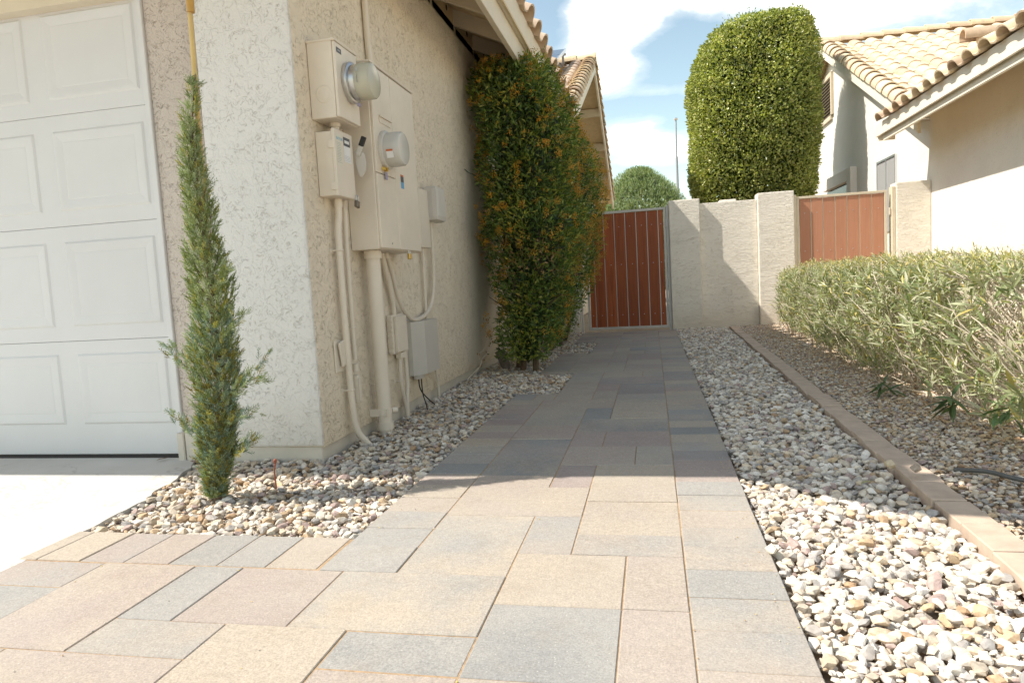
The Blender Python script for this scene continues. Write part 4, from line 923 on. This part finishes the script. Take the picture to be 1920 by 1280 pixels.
bm_ = MB().box(XW+.004, XW+.115, 4.44, 4.66, 1.20, 1.435, ch=.035); bm_.build('cover', M['paint2'], r_)
q_ = thing('outlet_cover', 'small pale outlet cover hanging crooked near the wall corner', 'outlet cover', (XW, 3.05, .38))
MB().box(XW+.001, XW+.010, 3.0, 3.075, .375, .53, ch=.003).build('back_plate', M['paint'], q_)
MB().box(0, .012, -.03, .03, -.06, .06, mat=Matrix.Translation((XW+.018, 3.055, .465)) @ Matrix.Rotation(R(12), 4, 'X'), ch=.003).build('flap', M['paint'], q_)
o = MB().tube(smoothpts([(XW+.004, 5.62, 1.72), (XW+.02, 5.7, 1.70), (XW+.03, 5.85, 1.70), (XW+.06, 6.0, 1.66)]), .0035, 6).build('wire', M['wire_green']); tag(o, 'short green wire sticking out of the wall beside the shrub', 'wire')

# ------------------------------------------------------------------ foliage tools
def norm(a): return a/np.maximum(np.linalg.norm(a, axis=1)[:, None], 1e-9)
def leaves(P, D, Nn, Ln, Wd, tint, fold=.25, mid=.45):
    """P base, D direction, Nn normal hint; 4 verts / 2 tris folded along the midrib"""
    D = norm(D); S = norm(np.cross(D, Nn)); Nn = np.cross(S, D); L = Ln[:, None]; W = Wd[:, None]*.5
    tip = P + D*L - Nn*L*.08; m_ = P + D*L*mid; l = m_ + S*W + Nn*W*fold; r = m_ - S*W + Nn*W*fold
    V = np.stack([P, r, tip, l], 1).reshape(-1, 3); k = np.arange(len(P))[:, None]*4
    Fz = np.concatenate([k+np.array([[0, 1, 2]]), k+np.array([[0, 2, 3]])], 1).reshape(-1, 3)
    return V, Fz, np.repeat(tint, 4, 0)
def lance(P, D, Nn, Ln, Wd, tint, curl=.12):
    """8 verts / 6 quads-as-tris lanceolate leaf"""
    D = norm(D); S = norm(np.cross(D, Nn)); Nn = np.cross(S, D); L = Ln[:, None]; W = Wd[:, None]*.5
    st = [(0, .12, 0), (.28, .85, .02), (.62, .9, -.03), (1.0, .06, -curl)]
    vs = []
    for f, w, dz in st:
        c_ = P + D*L*f + Nn*L*dz; vs += [c_ + S*W*w + Nn*W*w*.25, c_, c_ - S*W*w + Nn*W*w*.25]
    V = np.stack(vs, 1).reshape(-1, 3); k = np.arange(len(P))[:, None, None]*12
    q = []
    for i in range(3):
        for j in (0, 1): a_ = i*3+j; q += [[a_, a_+1, a_+4, a_+3]]
    Fz = (k + np.array(q)[None]).reshape(-1, 4); return V, Fz, np.repeat(tint, 12, 0)
def lump(P, s, seed):
    g = np.random.default_rng(seed); o_ = np.zeros(len(P))
    for i in range(7):
        k = g.normal(size=3)*s*(1+.6*i); o_ += np.sin(P @ k + g.uniform(0, 6))/(1+.5*i)
    return o_/3
def shell(n, prof, seed, ex=3.2, depth=.10, topfrac=.12, lumps=.05, ls=3.0):
    """prof rows: z, cx, cy, a, b  -> points, outward normals, depth below the surface"""
    g = np.random.default_rng(seed); pr_ = np.array(prof, float); z0, z1 = pr_[0, 0], pr_[-1, 0]
    per = (pr_[:, 3]+pr_[:, 4]); zz = np.linspace(z0, z1, 200); w = np.interp(zz, pr_[:, 0], per); cw = np.cumsum(w); cw /= cw[-1]
    z = np.interp(g.random(n), cw, zz); th = g.uniform(0, 2*math.pi, n)
    d = np.abs(g.normal(0, depth, n)); 
    top = g.random(n) < topfrac; z[top] = z1 - np.abs(g.normal(0, .05, top.sum()))
    cx, cy, a, b_ = (np.interp(z, pr_[:, 0], pr_[:, i]) for i in (1, 2, 3, 4))
    c, s = np.cos(th), np.sin(th); k = (np.abs(c)**ex + np.abs(s)**ex)**(-1/ex)
    rad = np.ones(n); rad[top] = np.sqrt(g.random(top.sum()))
    P = np.stack([cx + a*k*c*rad, cy + b_*k*s*rad, z], 1); O = norm(np.stack([c/np.maximum(a, .05), s/np.maximum(b_, .05), np.zeros(n)], 1)); 
    O[top] = norm(O[top]*.3 + np.array([[0, 0, 1.0]]))
    P = P + O*(lump(P, ls, seed)*lumps - d)[:, None]; return P, O, d
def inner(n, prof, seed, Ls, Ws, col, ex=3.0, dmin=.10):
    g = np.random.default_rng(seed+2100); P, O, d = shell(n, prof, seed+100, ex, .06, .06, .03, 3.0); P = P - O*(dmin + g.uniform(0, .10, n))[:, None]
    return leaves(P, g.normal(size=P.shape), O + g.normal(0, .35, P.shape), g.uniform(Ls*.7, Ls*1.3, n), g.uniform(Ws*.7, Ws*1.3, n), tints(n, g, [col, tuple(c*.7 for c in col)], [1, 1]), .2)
def stuff_mesh(name, sets, mat, parent, label=None):
    V = []; Fz = []; T = []; base = 0
    for v, f, t_ in sets: V.append(v); Fz.append(f+base); T.append(t_); base += len(v)
    o = link(name, np_mesh(name, np.concatenate(V), np.concatenate(Fz), np.clip(np.concatenate(T), 0, 1)), parent, mat, label); o['kind'] = 'stuff'; return o
def tints(n, g, pal_, w, var=.25):
    w = np.array(w, float); w /= w.sum(); return np.array(pal_)[g.choice(len(pal_), n, p=w)]*(1+g.uniform(-var, var, (n, 1)))
def limb(b, p0, p1, r0, r1, wob=.05, k=6, seed=0, n=7):
    rr = random.Random(seed); P = []
    for i in range(k+1):
        f = i/k; p = Vector(p0).lerp(Vector(p1), f) + Vector((rr.gauss(0, wob), rr.gauss(0, wob), rr.gauss(0, wob*.5)))*math.sin(f*math.pi); P.append(p)
    b.tube(P, [r0+(r1-r0)*i/k for i in range(k+1)], n); return P

# pyracantha shrubs against the wall
def pyracantha(label, prof, nleaf, nberry, seed, lumps=.06, stems=None):
    g = np.random.default_rng(seed+1000); th = thing('firethorn_shrub', label, 'shrub', (prof[0][1], prof[0][2], 0))
    P, O, d = shell(nleaf, prof, seed, 3.0, .11, .10, lumps*1.7, 5.0)
    D = O*.7 + g.normal(0, .55, P.shape) + np.array([[0, 0, .35]]); Nn = O*.4 + g.normal(0, .5, P.shape) + np.array([[0, 0, .7]])
    c = tints(len(P), g, [(.10, .17, .035), (.15, .22, .045), (.25, .31, .07), (.06, .11, .03), (.35, .34, .08)], [4, 4, 2, 3, 1.2])
    new = (lump(P, 5, seed+5) > .30); c[new] = c[new]*np.array([[1.7, 1.35, 1.1]])
    dry = (np.abs(P[:, 2]-.95) < .16) & (g.random(len(P)) < .22) & (P[:, 0] < -.75); c[dry] = np.array([.42, .27, .14])*g.uniform(.7, 1.2, (dry.sum(), 1))
    L1 = leaves(P, D, Nn, g.uniform(.034, .066, len(P)), g.uniform(.012, .020, len(P)), c, .3, .55)
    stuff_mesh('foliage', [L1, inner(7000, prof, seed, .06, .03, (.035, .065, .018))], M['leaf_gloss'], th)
    # berry / blossom clusters
    Pc, Oc, dc = shell(nberry, prof, seed+1, 3.0, .03, .08, lumps*1.7, 5.0); keep = lump(Pc, 3.2, seed+9) + .25*(Pc[:, 2]-1) + .35*(Pc[:, 0] > -.8) + g.normal(0, .25, len(Pc)) > -.1; Pc, Oc = Pc[keep], Oc[keep]
    nb = 20; Pb = np.repeat(Pc + Oc*.045, nb, 0) + g.normal(0, .015, (len(Pc)*nb, 3)); r = g.uniform(.0036, .0062, len(Pb))
    octv = np.array([(1, 0, 0), (-1, 0, 0), (0, 1, 0), (0, -1, 0), (0, 0, 1), (0, 0, -1)]); octf = np.array([(0, 2, 4), (2, 1, 4), (1, 3, 4), (3, 0, 4), (2, 0, 5), (1, 2, 5), (3, 1, 5), (0, 3, 5)])
    V = (Pb[:, None, :] + octv[None]*r[:, None, None]).reshape(-1, 3); Fz = (octf[None] + (np.arange(len(Pb))*6)[:, None, None]).reshape(-1, 3)
    cb = np.repeat(tints(len(Pc), g, [(.56, .27, .02), (.50, .27, .03), (.60, .34, .05), (.42, .28, .04)], [3, 3, 2, 2]), nb*6, 0)
    stuff_mesh('berries', [(V, Fz, cb)], M['berry'], th)
    b = MB()
    zt = prof[-1][0]
    for i, (bx, by) in enumerate(stems):
        tp = (prof[len(prof)//2][1]+g.uniform(-.2, .2), prof[len(prof)//2][2]+g.uniform(-.3, .3), zt*.75); Pp = limb(b, (bx, by, -.04), tp, .028, .010, .06, 8, seed+i)
        for j in range(7):
            q = Pp[2+j % 6]; limb(b, q, (q.x+g.uniform(-.28, .35), q.y+g.uniform(-.5, .4), min(zt-.1, q.z+g.uniform(.1, .5))), .010, .003, .03, 4, seed*7+i*9+j, 5)
    b.build('stems', M['bark'], th); return th
pyracantha('front firethorn shrub full of mustard berries, trained up the wall and ragged near the ground',
    [(.12, -1.06, 5.62, .16, .16), (.32, -1.04, 5.75, .26, .30), (.6, -1.03, 5.95, .30, .45), (1.0, -1.02, 6.1, .36, .55), (1.25, -.98, 6.05, .46, .62), (1.5, -1.04, 6.1, .38, .54), (2.0, -1.02, 6.1, .42, .56), (2.35, -1.05, 6.1, .40, .55), (2.62, -1.12, 6.1, .30, .45)], 25000, 820, 21,
    stems=[(-1.12, 5.75), (-1.20, 5.95), (-1.0, 5.72)])
pyracantha('rear firethorn shrub covered in orange berries, next to the dark red gate',
    [(.10, -1.10, 7.3, .16, .2), (.35, -1.08, 7.6, .25, .45), (.7, -1.05, 8.0, .34, .8), (1.3, -1.02, 8.1, .42, .95), (1.8, -1.0, 8.1, .46, 1.0), (2.15, -1.02, 8.0, .44, .95), (2.42, -1.1, 7.8, .30, .7)], 22000, 1100, 22,
    stems=[(-1.1, 7.3), (-1.05, 7.8), (-1.1, 8.4)])
o = MB().tube([(-1.31, 5.98, -.03), (-1.33, 5.97, .06), (-1.37, 5.96, .155)], [.05, .046, .044], 12).build('tree_stump', M['stump']); tag(o, 'short grey sawn-off stump leaning by the foot of the front shrub', 'stump')
# a thin dry seedling beside the stump
sd = thing('dry_seedling', 'thin dry seedling with brown leaves leaning over the gravel by the house wall', 'plant', (-1.40, 5.3, 0))
b = MB(); Pp = limb(b, (-1.43, 5.0, -.01), (-1.25, 5.9, .42), .004, .002, .03, 8, 5, 5); Pq = limb(b, (-1.42, 5.1, .0), (-1.36, 5.75, .36), .003, .0015, .03, 6, 8, 5); b.build('stem', M['twig'], sd)
g = np.random.default_rng(3); pts = np.array([list(p) for p in Pp[2:]+Pq[2:]]); pts = np.repeat(pts, 3, 0); stuff_mesh('leaves', [leaves(pts, g.normal(size=pts.shape), g.normal(size=pts.shape), g.uniform(.02, .035, len(pts)), g.uniform(.012, .018, len(pts)), tints(len(pts), g, [(.35, .2, .1), (.15, .17, .05)], [2, 1]))], M['leaf_soft'], sd)

# big clipped tree behind the wall
bt = thing('clipped_tree', 'tall green tree clipped into a rounded column behind the garden wall', 'tree', (1.85, 13.15, 0))
prof = [(1.35, 1.80, 13.2, .75, .70), (1.8, 1.83, 13.15, .98, .92), (2.4, 1.84, 13.1, 1.08, 1.0), (3.2, 1.83, 13.1, 1.09, 1.05), (4.0, 1.84, 13.1, 1.09, 1.04), (4.4, 1.90, 13.1, 1.04, 1.0), (4.66, 1.97, 13.1, .95, .94), (4.84, 2.04, 13.1, .86, .86), (4.95, 2.10, 13.1, .76, .76), (5.02, 2.14, 13.1, .64, .62), (5.06, 2.16, 13.1, .52, .50)]
g = np.random.default_rng(1031); P, O, d = shell(70000, prof, 31, 2.8, .13, .05, .09, 4.0)
c = tints(len(P), g, [(.31, .34, .08), (.40, .43, .12), (.50, .52, .20), (.18, .22, .06), (.55, .50, .20)], [4, 4, 3, 3, 1.2], .3)
lp_ = lump(P, 4.5, 77); c *= (1+.22*lp_)[:, None]
L1 = leaves(P, O*.8+g.normal(0, .6, P.shape)+np.array([[0, 0, .2]]), O*.6+g.normal(0, .55, P.shape), g.uniform(.04, .072, len(P)), g.uniform(.022, .036, len(P)), c, .25, .5)
sh = P[g.integers(0, len(P), 1500)]; shz = sh[(sh[:, 2] > 4.75) | (g.random(len(sh)) < .06)]; 
Pt = shz + np.array([[0, 0, .06]]); L2 = leaves(np.repeat(Pt, 5, 0)+g.normal(0, .03, (len(Pt)*5, 3)), g.normal(0, .5, (len(Pt)*5, 3))+np.array([[0, 0, 1]]), g.normal(size=(len(Pt)*5, 3)), g.uniform(.04, .07, len(Pt)*5), g.uniform(.02, .03, len(Pt)*5), tints(len(Pt)*5, g, [(.16, .22, .04)], [1]))
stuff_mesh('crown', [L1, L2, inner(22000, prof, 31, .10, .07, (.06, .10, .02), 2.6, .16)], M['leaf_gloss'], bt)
b = MB(); Pp = limb(b, (1.85, 13.15, -.1), (1.85, 13.1, 3.8), .10, .05, .05, 8, 4, 10)
for i in range(26):
    q = Pp[2+i % 6]; an = i*2.4; limb(b, q, (q.x+.85*math.cos(an), q.y+.8*math.sin(an), min(5.0, q.z+random.uniform(.3, 1.1))), .035, .008, .06, 5, i, 6)
b.build('trunk', M['bark'], bt)

# far soft bush beyond the gate
fb = thing('feathery_bush', 'pale green feathery bush beyond the dark red gate', 'bush', (-.22, 22, 0))
prof = [(.3, -.29, 22, 1.5, 1.4), (1.8, -.29, 22, 1.66, 1.5), (2.8, -.26, 22, 1.42, 1.3), (3.4, -.23, 22, 1.04, 1.0), (3.86, -.29, 22, .6, .6), (4.03, -.29, 22, .3, .3)]
g = np.random.default_rng(1041); P, O, d = shell(38000, prof, 41, 2.1, .17, .04, .10, 2.2)
L1 = leaves(P, O*.5+g.normal(0, .35, P.shape)+np.array([[0, 0, .9]]), O+g.normal(0, .5, P.shape), g.uniform(.07, .14, len(P)), g.uniform(.013, .021, len(P)), tints(len(P), g, [(.26, .33, .16), (.34, .41, .22), (.17, .23, .10), (.44, .49, .30)], [3, 4, 2, 2]), .2)
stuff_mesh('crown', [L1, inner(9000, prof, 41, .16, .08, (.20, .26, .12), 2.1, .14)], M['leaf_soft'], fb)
b = MB(); Pp = limb(b, (-.29, 22, -.1), (-.29, 22, 2.2), .11, .05, .04, 5, 4, 8)
for i in range(14): limb(b, Pp[1+i % 4], (-.29+1.1*math.cos(i*2.4), 22+1.1*math.sin(i*2.4), 2.9+.4*math.sin(i)), .04, .008, .05, 5, i+50, 5)
b.build('trunk', M['bark'], fb)
# second lower dark shrub behind the wall under the clipped tree
# tall pole far away
tp = thing('light_pole', 'slim grey pole with a small round lamp, far behind the wall', 'pole', (1.62, 40, 0))
MB().tube([(1.60, 40, -.1), (1.60, 40, 7.2)], [.085, .075], 12).build('pole', M['pole'], tp); MB().tube([(1.60, 40, 7.2), (1.63, 40, 9.2)], [.05, .04], 12).build('mast', M['pole'], tp)
MB().lathe((1.63, 40, 9.18), (0, 0, 1), [(0, .05), (.04, .12), (.09, .13), (.13, .08), (.15, .02)], 16).build('lamp', M['alu'], tp)

# slim juniper tied to a cane
cy = thing('slender_juniper', 'slim blue-green juniper tied to a bamboo cane beside the garage door', 'conifer', (-1.66, 2.26, 0))
g = np.random.default_rng(51)
hz = np.array([0.0, .08, .18, .30, .45, .60, .78, .95, 1.1, 1.25, 1.38, 1.5, 1.57]); hw = np.array([.02, .036, .052, .068, .076, .074, .066, .054, .040, .030, .018, .008, .003])
hx = np.array([-1.66, -1.655, -1.635, -1.62, -1.61, -1.60, -1.605, -1.61, -1.615, -1.625, -1.62, -1.60, -1.585])
n = 4300; z = np.interp(g.random(n), np.cumsum(hw)/hw.sum(), hz); z = np.clip(z+g.normal(0, .02, n), .01, 1.53); th_a = g.uniform(0, 2*math.pi, n)
rr_ = np.interp(z, hz, hw)*(1+.5*lump(np.stack([np.cos(th_a), np.sin(th_a), z*7], 1), 1.6, 9))*(1-np.abs(g.normal(0, .28, n)))
B = np.stack([np.interp(z, hz, hx)+rr_*np.cos(th_a), 2.26+rr_*np.sin(th_a), z], 1); out = np.stack([np.cos(th_a), np.sin(th_a), np.zeros(n)], 1)
sprD = norm(out*.55 + np.array([[0, 0, 1.0]]) + g.normal(0, .28, (n, 3)))
# arching stray branches on the right
stray = []
for (x0_, z0_, x1_, z1_) in [(-1.52, .42, -1.36, .56), (-1.54, .40, -1.40, .47), (-1.56, .30, -1.44, .34), (-1.54, .60, -1.46, .70), (-1.54, .18, -1.46, .24), (-1.55, .78, -1.50, .86), (-1.70, .50, -1.77, .60), (-1.69, .25, -1.775, .34)]:
    for k in range(28):
        f = random.random(); stray.append(((x0_+(x1_-x0_)*f+random.gauss(0, .008), 2.22+random.gauss(0, .015), z0_+(z1_-z0_)*f+random.gauss(0, .008)), (x1_-x0_+random.gauss(0, .06), random.gauss(0, .06), z1_-z0_+random.gauss(0, .05)+.03)))
B = np.concatenate([B, np.array([s_[0] for s_ in stray])]); sprD = norm(np.concatenate([sprD, np.array([s_[1] for s_ in stray])])); out = np.concatenate([out, np.tile([[.5, -.8, 0]], (len(stray), 1))]); n = len(B)
SL = g.uniform(.028, .058, n)
side = norm(np.cross(sprD, out + g.normal(0, .3, out.shape))); up_ = np.cross(side, sprD)
Ps, Ds, Ls, Ws, Ts = [B], [sprD], [SL], [np.full(n, .0032)], []
basec = tints(n, g, [(.24, .29, .13), (.31, .37, .20), (.35, .41, .26), (.19, .23, .07), (.42, .38, .10)], [3, 4, 3, 3, 1.6], .2); low = (B[:, 2] < .55) & (g.random(n) < .3); basec[low] = np.array([.26, .22, .05])*g.uniform(.7, 1.2, (low.sum(), 1)); blue = (B[:, 2] < .7) & (g.random(n) < .3); basec[blue] = np.array([.24, .33, .27])*g.uniform(.8, 1.1, (blue.sum(), 1))
Ts.append(basec*.8)
for k in range(9):
    f = .12+.095*k; sg_ = 1 if k % 2 else -1
    Ps.append(B + sprD*(SL*f)[:, None]); Ds.append(norm(sprD*1.0 + side*sg_*.75 + up_*g.normal(0, .35, (n, 1)))); Ls.append(SL*(.42-.03*k)*g.uniform(.8, 1.2, n)); Ws.append(np.full(n, .0034)); Ts.append(basec)
P = np.concatenate(Ps); stuff_mesh('foliage', [leaves(P, np.concatenate(Ds), g.normal(size=P.shape)+np.array([[0, -1, .3]]), np.concatenate(Ls), np.concatenate(Ws), np.concatenate(Ts), .1)], M['leaf_conifer'], cy)
b = MB(); b.tube([(hx[i]+.004, 2.262, max(hz[i], -.02)-.03*(i == 0)) for i in range(len(hz))], [.016-.0012*i for i in range(len(hz))], 8)
for i in range(70):
    zz = .03+i*.019; xx = float(np.interp(zz, hz, hx)); an = i*2.4; r1 = float(np.interp(zz+.08, hz, hw))*.8; limb(b, (xx, 2.262, zz), (xx+r1*math.cos(an), 2.262+r1*math.sin(an), zz+.09), .004, .0012, .006, 3, i, 5)
b.build('trunk', M['bark'], cy)
cn_ = thing('bamboo_cane', 'yellow bamboo cane standing upright behind the slim juniper', 'cane', (-1.64, 2.29, 0))
b = MB(); pts = []; rad = []
for k in range(11):
    zz = -.02 + k*.2; xx = -1.645 + .022*zz
    for dz, r in ((0, .0105), (.006, .0125), (.012, .0105)): pts.append((xx, 2.30, zz+dz)); rad.append(r*(1-.015*k))
b.tube(pts, rad, 10).build('cane', M['cane'], cn_)
MB().cyl((-1.602, 2.30, 1.80), (-1.601, 2.30, 1.87), .014, n=10).build('tie', plain('orange_tape', (.5, .28, .06), .5), cn_)
# a small twig with a red tip in the gravel
o = MB().tube([(-1.50, 2.42, -.02), (-1.505, 2.42, .06), (-1.50, 2.425, .10)], .003, 6).lathe((-1.50, 2.425, .10), (0, 0, 1), [(-.004, .004), (0, .008), (.01, .007), (.014, .002)], 8).build('garden_stake', plain('rusty_stake', (.30, .09, .05), .6)); tag(o, 'small reddish stake poking out of the gravel right of the juniper', 'stake')

# oleander hedge along the right bed
def oleander(label, x0, x1, y0, y1, top, nshoot, seed, gap=None, biglim=100, base=.09):
    g = np.random.default_rng(seed); th = thing('oleander_shrub', label, 'shrub', ((x0+x1)/2, (y0+y1)/2, 0), 'clipped oleander hedge plants')
    n = nshoot; u = g.random(n); y = y0+(y1-y0)*g.random(n)
    # tips spread over front face, top and body
    tip = np.zeros((n, 3)); kind = g.random(n)
    yc = (y-(y0+y1)/2)/((y1-y0)/2); rnd = np.clip((np.abs(yc)-.65)/.35, 0, 1)
    fr = x0 + .06*g.normal(size=n)*.6 + .18*rnd**2
    topz = top(y) - .10*rnd**2 + .022*np.sin(y*5.3)+.014*np.sin(y*13+1)
    tip[:, 1] = y
    A = kind < .50; tip[A, 0] = fr[A] + np.abs(g.normal(0, .10, A.sum())); zz = base+(topz[A]-base)*g.random(A.sum())**.8; tip[A, 2] = zz; tip[A, 0] += .10*np.clip((zz-.5)/.3, 0, 1)**2 + .05*np.clip((.25-zz)/.2, 0, 1)
    Bm = (kind >= .50) & (kind < .84); tip[Bm, 0] = x0+.06+(x1-x0-.06)*g.random(Bm.sum()); tip[Bm, 2] = topz[Bm]-np.abs(g.normal(0, .035, Bm.sum()))
    Cm = kind >= .84; tip[Cm, 0] = x0+.1+(x1-x0-.1)*g.random(Cm.sum()); tip[Cm, 2] = base+.1+(topz[Cm]-base-.1)*g.random(Cm.sum())
    if gap is not None:
        kp = ~((tip[:, 1] > gap[0]) & (tip[:, 1] < gap[1]) & (tip[:, 2] > gap[2]) & (tip[:, 2] < gap[3]) & (g.random(n) < gap[4])); tip = tip[kp]; n = len(tip)
    cx = (x0+x1)/2; org = np.stack([np.clip(tip[:, 0]+g.normal(.10, .12, n), x0+.08, x1), tip[:, 1]+g.normal(0, .16, n), np.maximum(tip[:, 2]-g.uniform(.12, .3, n), -.02)], 1)
    dirn = norm(tip-org + np.array([[0, 0, .04]]))
    nl = 11; P = np.repeat(tip, nl, 0); Dn = np.repeat(dirn, nl, 0); back = np.tile(np.repeat(np.array([0, 0, 0, .02, .02, .02, .045, .045, .045, .07, .07]), 1), n)
    P = P - Dn*back[:, None]; a1 = norm(np.cross(Dn, g.normal(size=Dn.shape)*.0+np.array([[.31, .17, .93]]))); a2 = np.cross(Dn, a1)
    ph = np.tile(np.arange(nl)*2.2, n)+np.repeat(g.uniform(0, 6, n), nl)+g.normal(0, .3, len(P)); sp = np.where(back > .01, 1.1, .65)
    LD = norm(Dn + (a1*np.cos(ph)[:, None]+a2*np.sin(ph)[:, None])*sp[:, None] + g.normal(0, .12, P.shape) - np.array([[0, 0, .12]])*(back > .03)[:, None])
    clip = np.repeat(tip[:, 2] > (np.array(top(tip[:, 1]))-.07), nl); Ln = g.uniform(.040, .092, len(P))*(1.0 if y0 < 4 else .85); Ln[clip] *= .5
    keep = g.random(len(P)) < .85; P, LD, Dn, Ln, clip = P[keep], LD[keep], Dn[keep], Ln[keep], clip[keep]
    c = tints(len(P), g, [(.31, .34, .18), (.40, .42, .26), (.20, .25, .11), (.48, .47, .33), (.54, .45, .15)], [4, 4, 2.4, 3, 1.0], .22)
    c[clip & (g.random(len(P)) < .5)] *= np.array([1.25, 1.1, .75])
    Wd = Ln*g.uniform(.14, .20, len(P))
    Nn = Dn + g.normal(0, .2, P.shape)
    vis = (P[:, 0] < x0+.16); score = Ln*vis/np.maximum(np.hypot(P[:, 0], P[:, 1]), .5); big = np.argsort(-score)[:biglim]; m_ = np.ones(len(P), bool); m_[big] = False
    stuff_mesh('foliage', [lance(P[m_], LD[m_], Nn[m_], Ln[m_], Wd[m_], c[m_])], M['leaf_olea'], th)
    for i in big:
        v, f, t_ = lance(P[i:i+1], LD[i:i+1], Nn[i:i+1], Ln[i:i+1]*1.15, Wd[i:i+1]*1.1, c[i:i+1]); link('leaf', np_mesh('leaf', v, f, t_), th, M['leaf_olea'])
    # stems
    b = MB(); k = 0
    for i in range(0, n, 2):
        mid = (org[i]+tip[i])/2 + g.normal(0, .015, 3); b.tube([org[i], mid, tip[i]], [.0038, .003, .0018], 4, False)
    for i in range(int((y1-y0)*26)):
        by = y0+(y1-y0)*g.random(); z_ = g.uniform(.02, .35); limb(b, (x0+.16, by, z_), (x0+g.uniform(-.05, .04), by+g.uniform(-.12, .12), min(z_+g.uniform(.12, .35), .70)), .0045, .002, .015, 3, seed*11+i, 5)
    ns = max(6, int((y1-y0)*8))
    for i in range(ns):
        by = y0+.1+(y1-y0-.2)*g.random(); bx = x0+.22+(x1-x0-.4)*g.random(); Pp = limb(b, (bx, by, -.02), (bx+g.uniform(-.3, .2), by+g.uniform(-.25, .25), .55+.1*g.random()), .010, .006, .03, 5, seed+i, 6)
        for j in range(4):
            q = Pp[2+j % 4]; limb(b, q, (q.x+g.uniform(-.25, .2), q.y+g.uniform(-.2, .2), min(.70, q.z+g.uniform(.1, .3))), .0055, .003, .02, 3, seed*3+i*5+j, 5)
    b.build('stems', M['twig'], th); return th
top1 = lambda y: .79 + 0*np.asarray(y)
oleander('far end of the clipped oleander hedge, in front of the faded red gate', 1.42, 2.35, 6.3, 8.75, lambda y: .79 - .05*np.clip((np.asarray(y)-7.4)/1.1, 0, 1), 1750, 61)
oleander('middle plant of the clipped oleander hedge, beside the brick edging', 1.32, 2.25, 4.25, 6.4, lambda y: .785 + 0*np.asarray(y), 1750, 62)
oleander('nearest oleander plant at the right edge, leggy with bare twigs over white wall', 1.34, 2.15, 2.55, 4.35, lambda y: .77 + 0*np.asarray(y), 1000, 63, gap=(2.75, 3.6, .30, .66, .75))
# drooping whorls of darker leaves at the hedge foot
g = np.random.default_rng(71)
for (x, y, z, lab) in [(1.27, 4.15, .06, 'low dark oleander sprig lying over the fine gravel, farther one'), (1.30, 3.35, .12, 'drooping dark oleander sprig at the hedge foot, in the middle of three'), (1.35, 2.98, .14, 'pale drooping oleander sprig at the hedge foot, nearest the right edge')]:
    th = thing('oleander_sprig', lab, 'sprig', (x, y, 0))
    b = MB(); Pp = limb(b, (x+.22, y+.05, .0), (x+.0, y, z+.03), .006, .003, .01, 5, int(y*10), 6); b.build('stem', M['twig'], th)
    for i in range(16):
        an = g.uniform(0, 6.28); D = np.array([[math.cos(an)*.7-.35, math.sin(an)*.8-.25, g.uniform(-.6, .35)]]); pp = np.array([[x+g.normal(0, .015), y+g.normal(0, .015), z+g.normal(0, .015)]])
        v, f, t_ = lance(pp, D, np.array([[0, 0, 1.]])+g.normal(0, .3, (1, 3)), np.array([g.uniform(.09, .14)]), np.array([g.uniform(.016, .022)]), tints(1, g, [(.07, .12, .05), (.10, .15, .06)], [1, 1])*(1.6 if y < 3 else 1)); v[:, 2] = np.maximum(v[:, 2], .004); link('leaf', np_mesh('leaf', v, f, t_), th, M['leaf_olea'])
o = MB().tube(smoothpts([(1.02, 2.62, .015), (1.09, 2.55, .03), (1.16, 2.47, .025), (1.3, 2.42, .01), (1.45, 2.45, -.01)]), .008, 8).build('drip_hose', M['hose']); tag(o, 'dark drip irrigation hose lying on the fine gravel at the right edge', 'hose')
# litter: dry leaves
g = np.random.default_rng(81)
for (x, y, z, c_, lab) in [(-2.36, 2.80, .002, (.18, .09, .04), 'curled brown leaf on the concrete by the garage door'), (1.24, 7.3, .04, (.55, .22, .03), 'orange fallen leaf under the far end of the hedge'), (.62, 3.2, .02, (.12, .13, .05), 'dull green fallen leaf on the gravel strip, farther one'), (.66, 2.42, .02, (.35, .33, .18), 'yellow-green fallen leaf on the gravel strip, nearer one')]:
    v, f, t_ = lance(np.array([[0, 0, .004]]), np.array([[g.normal(), g.normal(), .1]]), np.array([[0, 0, 1.]]), np.array([.06]), np.array([.018]), np.array([c_]), .05); o = link('fallen_leaf', np_mesh('fallen_leaf', v, f, t_), None, M['leaf_olea']); o.location = (x, y, z); tag(o, lab, 'leaf')
